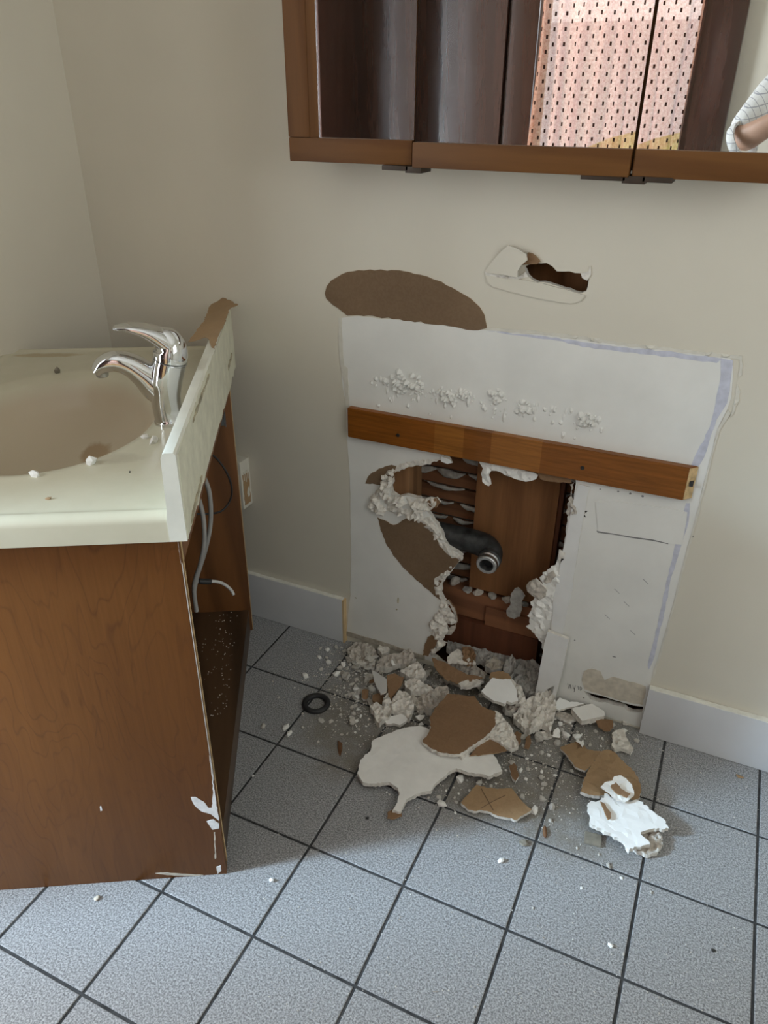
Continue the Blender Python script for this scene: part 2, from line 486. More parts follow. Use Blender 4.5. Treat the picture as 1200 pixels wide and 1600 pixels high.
def catmull(pts, n=6):
    P = [Vector(p) for p in pts]; out = []
    for i in range(len(P)-1):
        a = P[max(i-1, 0)]; b = P[i]; c = P[i+1]; d = P[min(i+2, len(P)-1)]
        for k in range(n):
            t = k/n
            out.append(0.5*((2*b) + (c-a)*t + (2*a-5*b+4*c-d)*t*t + (3*b-a-3*c+d)*t**3))
    out.append(P[-1]); return out
def sweep(bm, path, radii, seg=16, up=Vector((0, 0, 1)), cap=True, mat=0, smooth_n=6):
    """round or oval tube along a smoothed path; radii: list of r or (side, up)"""
    pp = catmull(path, smooth_n); rr = []
    R = [(r, r) if isinstance(r, (int, float)) else r for r in radii]
    rr = [(v.x, v.y) for v in catmull([(a, b, 0) for a, b in R], smooth_n)]
    rings = []; prev = None
    for i, p in enumerate(pp):
        t = (pp[min(i+1, len(pp)-1)]-pp[max(i-1, 0)]).normalized()
        if prev is None:
            s = t.cross(up)
            if s.length < 1e-4: s = t.cross(Vector((0, 1, 0)))
            s.normalize()
        else:
            s = prev - t*prev.dot(t); s.normalize()
        prev = s; u = s.cross(t).normalized()
        a, b = max(rr[i][0], 1e-5), max(rr[i][1], 1e-5)
        rings.append([bm.verts.new(p + s*math.cos(2*PI*k/seg)*a + u*math.sin(2*PI*k/seg)*b) for k in range(seg)])
    fs = []
    for i in range(len(rings)-1):
        for k in range(seg):
            fs.append(bm.faces.new((rings[i][k], rings[i][(k+1) % seg], rings[i+1][(k+1) % seg], rings[i+1][k])))
    if cap:
        fs.append(bm.faces.new(list(reversed(rings[0])))); fs.append(bm.faces.new(rings[-1]))
    for f in fs: f.material_index = mat
def tube(name, path, radii, mats, parent=None, seg=12, smooth_n=6, up=Vector((0, 0, 1)), sm=50):
    bm = bmesh.new()
    if isinstance(radii, (int, float)): radii = [radii]*len(path)
    sweep(bm, path, radii, seg, up, smooth_n=smooth_n)
    bmesh.ops.recalc_face_normals(bm, faces=bm.faces)
    return obj(name, bm_mesh(bm, name, mats, sm), parent)
def lathe(bm, prof, seg=32, mat=0, origin=Vector((0, 0, 0)), M=None):
    """closed ring profile [(r,z)...] spun about z (profile is a closed loop)"""
    M = M or Matrix.Identity(3); rings = []
    for r, z in prof:
        rings.append([bm.verts.new(origin + M @ Vector((r*math.cos(2*PI*k/seg), r*math.sin(2*PI*k/seg), z))) for k in range(seg)])
    n = len(rings)
    for i in range(n):
        A = rings[i]; B = rings[(i+1) % n]
        for k in range(seg):
            f = bm.faces.new((A[k], A[(k+1) % seg], B[(k+1) % seg], B[k])); f.material_index = mat

# ------------------------------------------------------------------ the room
XL, XR, YB, ZC = -1.425, 1.05, -2.05, 2.40
# photographed outlines on the back wall
HOLE = [(612,740),(628,731),(645,727),(668,722),(690,716),(703,704),(745,712),(800,722),(850,732),(899,745),(897,772),(890,800),(884,830),(878,862),(868,882),
        (862,905),(850,916),(838,938),(829,955),(827,972),(838,988),(847,1005),(851,1030),(848,1060),(846,1088),(770,1062),(690,1036),(676,1026),(690,1000),(699,985),(690,968),(699,950),(693,938),
        (688,928),(690,912),(698,900),(712,884),(722,870),(708,860),(697,848),(690,832),(678,815),(668,800),(660,790),(655,778),(640,775),(622,777),(612,770)]
HOLE2 = [(818,417),(828,413),(840,411),(854,411),(863,416),(870,424),(890,424),(908,427),(920,431),(919,445),(916,455),(908,458),(890,452),(872,447),(856,442),(840,441),(831,437),(824,430)]
SLIT = [(912,1079),(926,1084),(940,1087),(958,1093),(975,1098),(990,1102),(1005,1104),(1003,1113),(988,1113),(980,1110),(976,1105),(962,1102),(952,1099),(946,1097),(936,1097),(922,1092)]
hole = jag(wxz(HOLE), 0.010, 0.003, 3)
hole = [(x, max(z, 0.003)) for x, z in hole]
hole2 = jag(wxz(HOLE2), 0.008, 0.0016, 4)
slit = jag(wxz(SLIT), 0.012, 0.001, 5)

wall = plate('wall_back', [(XL, 0), (XR, 0), (XR, ZC), (XL, ZC)], wallmap(), ['wall_paint', 'gypsum', 'kraft_wall'], top=0.0, bottom=-0.013, holes=[hole, hole2, slit])
tag(wall, 'cream painted drywall broken open above the floor', kind='structure')
# the bare primer area the vanity used to cover
PATCH = [(531,497),(560,494),(640,501),(700,509),(761,516),(860,524),(960,536),(1060,546),(1140,555),(1146,575),(1143,620),(1136,640),(1122,668),(1108,720),(1098,760),(1085,820),(1070,870),
         (1055,930),(1040,985),(1028,1030),(1018,1060),(1004,1120),(1003,1137),(541,991),(548,930),(549,850),(547,760),(543,690),(541,637),(534,590),(533,545)]
patch = [(x, max(z, 0.001)) for x, z in jag(wxz(PATCH), 0.02, 0.0012, 6)]
pt = plate('bare_primer_patch', patch, wallmap(), ['primer', 'primer'], top=0.0008, bottom=-0.0005, holes=[hole, slit], parent=wall)
pt['label'] = 'white unpainted patch where the vanity stood'
def wall_piece(name, px, mats, th=0.0016, base=0.0004, step=0.008, amp=0.002, seed=1, spacing=0, relief=0.0, holes=(), y=0.0, label=None, parent=wall, rs=60):
    ol = [(x, max(z, 0.001)) for x, z in jag(wxz(px, y), step, amp, seed)]
    if relief:
        f = lambda a, b, e: (base+th*0.5 + (0 if e else relief*(0.15+0.6*noise.cell(Vector((a*110, b*110, seed)))+abs(fb(a, b, rs, seed))*0.7)))
    else:
        f = th
    o = plate(name, ol, wallmap(), mats, top=f, bottom=0.0, spacing=spacing, seed=seed, parent=parent, holes=holes)
    if label: o['label'] = label
    return o
# torn face paper (brown core paper showing)
wall_piece('torn_kraft_patch', [(508,458),(511,447),(518,438),(535,428),(560,422),(595,421),(640,425),(668,432),(690,440),(706,449),(735,466),(750,480),(757,492),(761,512),(740,516),(722,513),(700,509),(640,501),(590,495),(560,492),(543,493),(537,488),(520,476),(510,466)], ['kraft_wall', 'kraft_light'], 0.0016, seed=11, step=0.011, amp=0.0018, label='long oval of bare brown paper above the white patch')
wall_piece('torn_kraft_patch', [(571,755),(575,745),(582,738),(592,732),(612,726),(620,728),(616,745),(606,757),(590,757)], ['kraft_wall', 'kraft_light'], 0.0016, seed=12)
wall_piece('torn_kraft_patch', [(590,808),(600,812),(615,820),(625,816),(640,806),(660,814),(676,830),(686,848),(694,860),(706,872),(722,872),(712,884),(698,900),(688,912),(684,925),(690,938),(684,934),(668,920),(650,905),(632,888),(615,868),(603,848),(595,828)], ['kraft_wall', 'kraft_light'], 0.0018, seed=13, label='curved tongue of brown paper beside the hole')
wall_piece('torn_kraft_patch', [(661,1023),(664,1008),(669,994),(678,988),(686,998),(680,1010),(670,1024)], ['kraft', 'gypsum'], 0.004, seed=14)
wall_piece('torn_kraft_patch', [(838,735),(866,740),(893,748),(893,754),(868,752),(845,748)], ['kraft', 'gypsum'], 0.003, seed=15)
# crumbling gypsum edges of the hole
def rim(px, seed, relief=0.012, mats=('gypsum', 'gypsum'), spacing=0.0065):
    return wall_piece('crumbled_plaster_rim', px, list(mats), th=0.002, seed=seed, step=0.006, amp=0.0028, spacing=spacing, relief=relief, rs=40)
rim([(612,727),(603,740),(596,742),(598,750),(590,764),(583,772),(575,786),(577,794),(588,802),(600,806),(604,798),(616,803),(624,806),(634,804),(642,812),(662,812),(664,799),(672,798),(680,791),(683,780),(674,776),(664,779),(655,778),(645,784),(640,777),(614,773),(613,745),(618,735)], 21, 0.018)
rim([(640,812),(662,810),(672,808),(683,824),(691,838),(697,850),(690,856),(680,848),(672,830),(655,818)], 22, 0.007)
rim([(690,850),(697,848),(708,860),(724,869),(722,876),(712,872),(700,866)], 23, 0.005)
rim([(722,872),(712,884),(699,900),(691,912),(689,928),(693,938),(684,938),(680,922),(675,908),(684,900),(696,892),(706,882)], 24, 0.007)
rim([(690,937),(700,948),(710,960),(713,972),(704,975),(697,972),(701,985),(692,1000),(700,1003),(690,1012),(678,1024),(664,1026),(676,1012),(682,1000),(671,986),(670,975),(676,964),(684,955)], 25, 0.014)
rim([(612,728),(640,722),(668,717),(702,712),(706,718),(690,719),(668,725),(645,729),(628,733),(613,740)], 26, 0.005)
rim([(872,876),(860,888),(848,894),(844,905),(849,912),(838,918),(842,930),(829,940),(833,948),(824,962),(832,972),(822,978),(836,990),(848,1006),(856,990),(864,955),(872,925),(880,898)], 27, 0.006, ('white_face', 'gypsum'), 0.009)
rim([(897,755),(893,775),(902,790),(915,800),(912,806),(898,802),(888,806),(884,800),(892,770),(891,757)], 28, 0.009, ('gypsum_dusty', 'gypsum'))
# gouge beside the hole
wall_piece('gouge', [(890,800),(900,794),(905,788),(908,797),(919,798),(913,803),(916,808),(905,805),(898,806)], ['dark_speck', 'dust'], 0.0012, seed=29)
# vertical cut strip along the right side of the hole, standing a little proud
wall_piece('drywall_edge_strip', [(905,755),(922,760),(905,850),(893,930),(880,990),(862,985),(866,930),(876,880),(886,830),(896,785)], ['primer_bright', 'gypsum'], 0.004, seed=31, step=0.02, amp=0.0015)
# loose strip hanging at the lower right of the hole
st_ = plate('loose_drywall_strip', jag(wxz([(856,985),(889,998),(886,1015),(880,1045),(874,1068),(868,1092),(865,1080),(868,1066),(858,1072),(850,1078),(843,1088),(838,1082),(842,1060),(847,1030),(851,1005)], -0.012), 0.02, 0.001, 32),
            lambda a, b, h: (a, -0.004-h-0.10*max(0, 0.20-b)*0.5, b), ['primer_bright', 'gypsum'], top=0.012, bottom=0.002, parent=wall)
# paper ledges and cracks on the right panel
wall_piece('lifted_paper', [(931,784),(960,782),(1000,788),(1060,796),(1074,800),(1066,850),(1048,849),(1020,842),(990,838),(960,833),(935,829)], ['primer', 'primer'], 0.0028, seed=33, step=0.02, amp=0.0012)
wall_piece('crack', [(932,829),(960,832),(990,838),(1020,842),(1045,848),(1044,850),(1018,844.5),(988,840.5),(958,835),(934,832)], ['pencil', 'pencil'], 0.0010, seed=34, step=0.015, amp=0.0004)
wall_piece('peeled_area', [(909,1062),(913,1048),(925,1044),(938,1048),(945,1062),(958,1057),(975,1062),(998,1068),(1009,1072),(1005,1101),(990,1099),(960,1091),(935,1083),(913,1076)], ['peeled_beige', 'peeled_beige'], 0.0016, seed=35, step=0.01, amp=0.002)
# lilac underpaint along the edges of the bare patch, and the caulk bead
wall_piece('lilac_paint_edge', [(762,517),(830,523),(900,532),(980,543),(1060,551),(1128,560),(1120,567),(1060,559),(1000,553),(930,545),(870,532),(800,523)], ['lilac_paint', 'lilac_paint'], 0.0012, seed=36, step=0.012, amp=0.0016)
wall_piece('lilac_paint_edge', [(1126,560),(1145,563),(1141,600),(1136,630),(1120,655),(1108,690),(1100,715),(1092,728),(1080,727),(1086,712),(1100,688),(1112,655),(1118,630),(1124,600)], ['lilac_paint', 'lilac_paint'], 0.0012, seed=37, step=0.012, amp=0.0016)
wall_piece('lilac_paint_edge', [(1078,786),(1076,815),(1066,848),(1056,880),(1046,915),(1040,950),(1030,990),(1023,1025),(1014,1046),(1012,1040),(1022,1000),(1033,950),(1042,905),(1055,850),(1064,810),(1072,786)], ['lilac_paint', 'lilac_paint'], 0.0012, seed=38, step=0.012, amp=0.0012)
wall_piece('caulk_bead', [(758,511),(830,516),(900,524),(980,536),(1060,545),(1128,552),(1160,556),(1160,585),(1154,590),(1156,562),(1126,558),(1060,550),(980,541),(900,530),(830,521),(762,516)], ['caulk', 'caulk'], 0.002, seed=39, step=0.008, amp=0.0014, spacing=0.006, relief=0.006)
wall_piece('caulk_bead', [(1152,600),(1157,612),(1153,630),(1145,648),(1140,652),(1146,632),(1150,615)], ['caulk', 'caulk'], 0.002, seed=40, step=0.007, amp=0.0014, spacing=0.006, relief=0.006)
wall_piece('caulk_bead', [(1138,640),(1142,646),(1125,672),(1113,712),(1103,757),(1089,815),(1074,870),(1059,927),(1045,980),(1032,1026),(1022,1058),(1018,1058),(1030,1020),(1043,975),(1056,925),(1071,868),(1086,812),(1100,755),(1110,712),(1122,668)], ['caulk', 'caulk'], 0.0015, seed=41, step=0.012, amp=0.001)
wall_piece('caulk_bead', [(529,497),(534,497),(536,545),(538,570),(544,575),(545,600),(546,640),(541,640),(538,600),(532,570),(530,545)], ['caulk', 'caulk'], 0.0015, seed=42, step=0.012, amp=0.0008)
wall_piece('torn_paper_flap', [(748,719),(775,724),(805,731),(835,738),(841,742),(838,748),(822,752),(806,748),(790,742),(776,735),(768,735),(764,742),(768,756),(764,759),(754,752),(752,740),(755,731)], ['white_face', 'gypsum', 'kraft'], 0.004, seed=43, spacing=0.008, relief=0.006, label='torn white paper curling down under the wooden cleat')
wall_piece('torn_paper_flap', [(690,712),(703,716),(708,722),(700,724),(690,720)], ['white_bright', 'gypsum'], 0.004, seed=44)
# upper small hole: dented board around it
def sloped(name, px, mats, fn, seed, label=None, th=0.004):
    ol = jag(wxz(px), 0.014, 0.0008, seed)
    o = plate(name, ol, wallmap(), mats, top=lambda a, b, e: fn(a, b)+0.0006, bottom=lambda a, b, e: max(0.0, fn(a, b)-th), spacing=0.012, seed=seed, parent=wall)
    if label: o['label'] = label
xa, xb = onY(758, 424).x, onY(826, 400).x
sloped('dented_drywall_flap', [(758,424),(770,408),(785,392),(797,382),(812,387),(826,395),(828,404),(818,412),(812,422),(812,431),(790,428),(760,426)], ['wall_paint', 'gypsum'], lambda a, b: 0.002+0.016*max(0, min(1, (a-xa)/(xb-xa))), 45, 'pushed out flap of drywall beside the small upper hole')
wall_piece('torn_kraft_patch', [(826,394),(838,400),(845,408),(840,412),(828,412),(818,413),(824,404)], ['kraft', 'kraft_light'], 0.0065, seed=46)
wall_piece('torn_white_edge', [(758,424),(790,428),(812,431),(822,424),(826,432),(810,436),(785,434),(760,430)], ['gypsum', 'gypsum'], 0.006, seed=47, spacing=0.006, relief=0.006)
za, zb2 = onY(840, 468).z, onY(840, 440).z
sloped('dented_drywall_flap', [(760,429),(785,434),(812,436),(830,439),(850,443),(872,449),(895,455),(914,461),(908,470),(893,474),(872,471),(840,465),(800,456),(772,448),(762,440)], ['wall_paint', 'gypsum'], lambda a, b: 0.0035, 48, 'bulging lower lip of the small upper hole')
wall_piece('torn_white_edge', [(908,427),(920,424),(923,415),(924,428),(918,438),(910,434)], ['gypsum', 'gypsum'], 0.003, seed=49)

# blistered paint row, drips and small stains on the bare patch
rb = random.Random(5); bm = bmesh.new()
def blob(bm, x, z, r, h, sx=1, sz=1, seed=0, n=8, mat=0):
    c = bm.verts.new((x, -0.0012-h, z)); ring = []
    for k in range(n):
        a = 2*PI*k/n; q = r*(0.75+0.5*random.Random(seed*31+k).random())
        ring.append(bm.verts.new((x+math.cos(a)*q*sx, -0.0006, z+math.sin(a)*q*sz)))
    for k in range(n):
        f = bm.faces.new((c, ring[k], ring[(k+1) % n])); f.material_index = mat
for k in range(120):
    t = rb.random(); px = 590 + 350*t**1.2
    p = onY(px + rb.gauss(0, 6), 585 + 0.17*(px-590) + abs(rb.gauss(0, 16)) + (10 if 620 < px < 680 else 4))
    blob(bm, p.x, p.z, rb.uniform(0.0015, 0.006), rb.uniform(0.0015, 0.006), 0.8, rb.uniform(0.8, 2.2), k)
for cx, cy, n in ((625, 595, 26), (645, 603, 22), (700, 617, 14), (722, 620, 14), (775, 622, 12), (818, 636, 9), (915, 655, 16)):
    for q in range(n):
        p = onY(cx + rb.gauss(0, 9), cy + rb.gauss(0, 7))
        blob(bm, p.x, p.z, rb.uniform(0.003, 0.009), rb.uniform(0.005, 0.014), 1, 1, q*7+n)
bmesh.ops.recalc_face_normals(bm, faces=bm.faces)
o = obj('blistered_paint', bm_mesh(bm, 'blistered_paint', ['primer']), wall); o['kind'] = 'stuff'
for (px, py, r_, sx, sz) in [(622, 938, 5, .6, 2.0), (620, 952, 3, 1, 1), (556, 934, 3, 1, .6), (960, 1026, 3, 1.8, .6), (966, 768, 2.2, 1, 1), (985, 771, 2.6, 1, 1), (1004, 775, 2.6, 1, 1), (1082, 838, 2, 1, 1), (938, 764, 2, 1, 1), (898, 1000, 1.8, 1, 1), (912, 1090, 2, 1, 1)]:
    bm = bmesh.new(); p = onY(px, py); blob(bm, p.x, p.z, r_*0.0012, 0.0004, sx, sz, px)
    bmesh.ops.recalc_face_normals(bm, faces=bm.faces)
    obj('stain_mark', bm_mesh(bm, 'stain_mark', ['mildew' if px < 640 else 'pencil']), wall)
# faint pencil scribble near the floor
bm = bmesh.new()
for pts in ([(887, 1068), (889, 1076), (891, 1069), (892, 1076)], [(895, 1071), (897, 1077), (899, 1071), (897, 1081)], [(903, 1072), (904, 1078)], [(906, 1073), (909, 1075), (907, 1079), (906, 1074)]):
    sweep(bm, [onY(a, b, -0.0012) for a, b in pts], [0.0006]*len(pts), 5, Vector((0, 1, 0)), smooth_n=3)
obj('pencil_scribble', bm_mesh(bm, 'pencil_scribble', ['pencil']), wall)
for k, (px, py) in enumerate([(960, 920), (975, 940), (1005, 905), (945, 960), (985, 985)]):
    bm = bmesh.new(); p = onY(px, py, -0.0012); sweep(bm, [p, p+Vector((0.012, 0, -0.009))], [0.0005, 0.0004], 5, Vector((0, 1, 0)), smooth_n=2)
    obj('scuff_line', bm_mesh(bm, 'scuff_line', ['pencil']), wall)

# --- inside the wall: far laths with plaster keys, stud, wide board, plates (all parts of the wall)
box('cavity_backing', XL, XR, 0.118, 0.13, 0, ZC, ['grey_plaster'], wall)
rl = random.Random(8)
for k in range(17):
    z0 = 0.02 + k*0.0415
    if z0 > 0.70: break
    bm = bmesh.new(); add_box(bm, -0.95, 0.12, 0.098, 0.108, z0 + rl.uniform(-.002, .002), z0 + 0.035)
    lo = obj('lath', bm_mesh(bm, 'lath', ['lath_wood']), wall)
    # plaster squeezed through the gap above this lath
    bm = bmesh.new(); x = -0.66
    while x < -0.12:
        L = rl.uniform(0.03, 0.10)
        if rl.random() < 0.78:
            h = rl.uniform(0.006, 0.018)
            pts = [(x, 0.0975, z0+0.0385), (x+L*0.3, 0.0935, z0+0.0385-h*0.35), (x+L*0.7, 0.0935, z0+0.0385-h*0.4), (x+L, 0.0975, z0+0.0385)]
            sweep(bm, pts, [(0.002, 0.002), (0.004, h*0.6), (0.004, h*0.55), (0.002, 0.002)], 8, Vector((0, 0, 1)), smooth_n=4)
        x += L + rl.uniform(0.0, 0.02)
    for v in bm.verts:
        v.co.z += 0.003*fb(v.co.x, v.co.z, 90, k)
    if len(bm.verts): obj('plaster_key', bm_mesh(bm, 'plaster_key', ['grey_plaster'], 180), lo)
    else: bm.free()
for z0, x0, x1 in ((2.0, -0.3, -0.1),):
    pass
box('lath_field_upper', -0.75, 0.3, 0.098, 0.108, 0.74, 1.05, ['lath_wood'], wall)
box('stud', -0.672, -0.598, 0.016, 0.096, 0.0, 1.2, ['stud_wood'], wall, 0.002)
box('wide_board', -0.452, -0.262, 0.066, 0.094, 0.225, 1.15, ['fir_board'], wall, 0.002)
box('board_edge_strip', -0.262, -0.252, 0.070, 0.096, 0.20, 1.15, ['plate_dark'], wall, 0.001)
box('blocking_board', -0.59, -0.23, 0.058, 0.096, 0.140, 0.215, ['plate_wood'], wall, 0.002)
box('blocking_board', -0.40, -0.255, 0.050, 0.057, 0.135, 0.19, ['plate_wood'], wall, 0.002)
box('sill_plate', -0.60, -0.262, 0.046, 0.096, 0.045, 0.136, ['plate_dark'], wall, 0.003)
box('stud', -0.205, -0.13, 0.016, 0.096, 0.0, 1.2, ['stud_wood'], wall, 0.002)

# --- floor: grout bed with single tiles
bm = bmesh.new(); add_box(bm, XL-0.1, XR+0.1, YB-0.1, 0.13, -0.06, -0.0022)
floor = tag(obj('floor', bm_mesh(bm, 'floor', ['grout'])), 'speckled grey square tiles with dark grout', kind='structure')
G = 0.0052
tile_cache = {}
def tile_mesh(w_, d_):
    key = (round(w_, 3), round(d_, 3))
    if key not in tile_cache:
        bm = bmesh.new(); add_box(bm, -w_/2, w_/2, -d_/2, d_/2, -0.008, 0.0)
        top = [f for f in bm.faces if f.normal.z > 0.5]
        bmesh.ops.bevel(bm, geom=[e for e in top[0].edges], offset=0.0012, segments=1, affect='EDGES')
        tile_cache[key] = bm_mesh(bm, 'tile', ['floor_tile'])
    return tile_cache[key]
xs = [XL] + [-0.5355 + 0.2*k for k in range(-4, 8) if XL+0.02 < -0.5355+0.2*k < XR-0.02] + [XR]
ys = [YB] + [-0.0 - 0.2*k for k in range(10, 0, -1) if -0.2*k > YB+0.02] + [0.014]
for i in range(len(xs)-1):
    for j in range(len(ys)-1):
        x0, x1, y0, y1 = xs[i], xs[i+1], ys[j], ys[j+1]
        obj('tile', tile_mesh(x1-x0-G, y1-y0-G), floor, ((x0+x1)/2, (y0+y1)/2, 0))
box('cavity_floor', XL, XR, 0.015, 0.118, -0.02, 0.001, ['plate_dark'], wall)

# --- other walls, ceiling
def wall_with_opening(name, axis, pos, a0, a1, openings, th, sign, label):
    hs = [[(o[0], o[2]), (o[1], o[2]), (o[1], o[3]), (o[0], o[3])] for o in openings]
    if axis == 'x': mp = lambda a, b, h: (pos+sign*h, a, b)
    else: mp = lambda a, b, h: (a, pos+sign*h, b)
    o = plate(name, [(a0, -0.02), (a1, -0.02), (a1, ZC), (a0, ZC)], mp, ['wall_paint', 'wall_paint'], top=0.0, bottom=-th, holes=hs)
    me = o.data; bm = bmesh.new(); bm.from_mesh(me); bmesh.ops.recalc_face_normals(bm, faces=bm.faces); bm.to_mesh(me); bm.free()
    return tag(o, label, kind='structure')
SL = (-1.63, -1.23, 0.06, 2.02)      # sidelight in the left wall, beyond the left edge of the photo
RW = (-1.75, -0.75, 1.05, 2.05)      # unseen window added in the right wall for soft fill light
CW = (-0.875, -0.405, 0.30, 2.05)    # curtained window seen in the mirror
wall_with_opening('wall_left', 'x', XL, YB, 0.13, [SL], 0.09, 1, 'cream painted side wall left of the vanity')
wall_with_opening('wall_right', 'x', XR, YB, 0.13, [RW], 0.10, -1, 'cream painted side wall on the right')
wall_with_opening('wall_front', 'y', YB, XL-0.1, XR+0.1, [CW], 0.12, 1, 'cream wall with the curtained window, seen in the mirror')
tag(box('ceiling', XL-0.1, XR+0.1, YB-0.15, 0.13, ZC, ZC+0.08, ['ceiling_paint']), 'plain white ceiling', kind='structure')
def window(name, axis, pos, o, mat, fw, depth, label, sign):
    e = empty(name); tag(e, label, kind='structure')
    def b(nm, a0, a1, z0, z1, d0, d1, m):
        if axis == 'x': box(nm, min(pos+sign*d0, pos+sign*d1), max(pos+sign*d0, pos+sign*d1), a0, a1, z0, z1, [m], e)
        else: box(nm, a0, a1, min(pos+sign*d0, pos+sign*d1), max(pos+sign*d0, pos+sign*d1), z0, z1, [m], e)
    b('window_frame', o[0]-0.002, o[0]+fw, o[2], o[3], 0, depth, mat); b('window_frame', o[1]-fw, o[1]+0.002, o[2], o[3], 0, depth, mat)
    b('window_frame', o[0]+fw, o[1]-fw, o[3]-fw, o[3], 0, depth, mat); b('window_frame', o[0]+fw, o[1]-fw, o[2], o[2]+fw, 0, depth, mat)
    b('pane', o[0]+fw, o[1]-fw, o[2]+fw, o[3]-fw, depth*0.45, depth*0.45+0.004, 'window_glass')
    return e
window('window_1', 'x', XL, SL, 'dark_door_wood', 0.015, 0.09, 'narrow full height sidelight in the left wall', -1)
window('window_2', 'x', XR, RW, 'window_trim_grey', 0.03, 0.10, 'unseen window added in the right wall for fill light', 1)
w3 = window('window_3', 'y', YB, CW, 'window_trim_grey', 0.012, 0.12, 'tall window behind the pink curtain, seen in the mirror', -1)
for x0, x1 in ((-0.985, -0.872), (-0.408, -0.262)):
    box('window_casing', x0, x1, YB+0.0, YB+0.03, 0.15, 2.12, ['dark_door_wood'], w3, 0.006)
box('window_casing', -0.872, -0.408, YB, YB+0.03, 2.05, 2.12, ['dark_door_wood'], w3, 0.004)
# dark varnished door in the corner, seen in the mirror
d1 = empty('door_1'); tag(d1, 'dark brown varnished door, seen in the mirror', kind='structure')
bm = bmesh.new(); nx, nz = 24, 60
gr = [[bm.verts.new((-1.415+0.425*i/nx, YB+0.045+0.0002*math.sin(i*0.9+j*0.11)+0.0012*fb(i*0.05, j*0.05, 1.2, 2), 0.01+2.04*j/nz)) for j in range(nz+1)] for i in range(nx+1)]
for i in range(nx):
    for j in range(nz): bm.faces.new((gr[i][j], gr[i+1][j], gr[i+1][j+1], gr[i][j+1]))
for f in bm.faces: f.normal_update()
if sum(f.normal.y for f in bm.faces) < 0: bmesh.ops.reverse_faces(bm, faces=bm.faces)
ext = bmesh.ops.solidify(bm, geom=bm.faces[:], thickness=0.04)
obj('door_leaf', bm_mesh(bm, 'door_leaf', ['dark_door_wood'], 60), d1)
bm = bmesh.new(); lathe(bm, [(0.0, 0.06), (0.02, 0.058), (0.026, 0.045), (0.02, 0.03), (0.01, 0.02), (0.01, 0.0), (0.0, 0.0)], 16, 0, Vector((-1.04, YB+0.047, 0.95)), Matrix(((1, 0, 0), (0, 0, 1), (0, 1, 0))))
bmesh.ops.recalc_face_normals(bm, faces=bm.faces); obj('door_knob', bm_mesh(bm, 'door_knob', ['worn_metal'], 60), d1)
box('window_casing', XL, XL+0.03, YB, -1.645, 0.02, 2.12, ['dark_door_wood'], bpy.data.objects['window_1'], 0.004)
box('beam_blocker', -1.615, -1.585, -2.10, -1.535, 0.0, 2.05, ['dark_door_wood'], bpy.data.objects['window_1'], 0.004)  # unseen board added outside to cut the near side of the sky beam
# lawn outside
bm = bmesh.new(); nx, ny = 30, 24
gr = [[bm.verts.new((-9+15*i/nx, -14+(11.6)*j/ny, -0.45 + (1.05+0.22*math.sin(i*0.9+1.2))*max(0, 1-j/ny*1.25)**0.6 + 0.05*math.sin(i*2.1)*math.sin(j*1.3))) for j in range(ny+1)] for i in range(nx+1)]
for i in range(nx):
    for j in range(ny): bm.faces.new((gr[i][j], gr[i+1][j], gr[i+1][j+1], gr[i][j+1]))
tag(obj('lawn', bm_mesh(bm, 'lawn', ['lawn_grass'], 180)), 'sunlit green bank outside the curtained window', kind='structure')

# --- baseboards
def baseboard(name, x0, x1, h, th, seed, label):
    e = empty(name); tag(e, label, kind='structure')
    box('board', x0, x1, -th, 0.0, 0.001, h, ['baseboard_paint'], e, 0.0015)
    ol = jag([(x0+0.001, -th+0.001), (x1-0.001, -th+0.001), (x1-0.001, -0.001), (x0+0.001, -0.001)], 0.012, 0.001, seed)
    plate('chalky_top_edge', ol, lambda a, b, z: (a, b, h+z), ['baseboard_top'], top=lambda a, b, e_: 0.0012 + (0 if e_ else 0.002*abs(fb(a, b, 60, seed))), bottom=-0.0005, spacing=0.008, seed=seed, parent=e)
    return e
pL = onY(541, 993); 
e1 = baseboard('baseboard_left', XL+0.002, -0.767, 0.139, 0.014, 2, 'grey-white baseboard left of the bare patch')
box('raw_board_end', -0.767, -0.762, -0.0145, 0, 0.001, 0.138, ['raw_fibreboard'], e1)
baseboard('baseboard_right', 0.006, XR-0.002, 0.134, 0.016, 3, 'white baseboard right of the bare patch')
# dirty strip at the foot of the bare wall
wall_piece('dirty_foot_strip', [(541,985),(600,1003),(664,1025),(664,1031),(600,1010),(541,992)], ['dust', 'dust'], 0.003, seed=51, step=0.02, amp=0.0015)

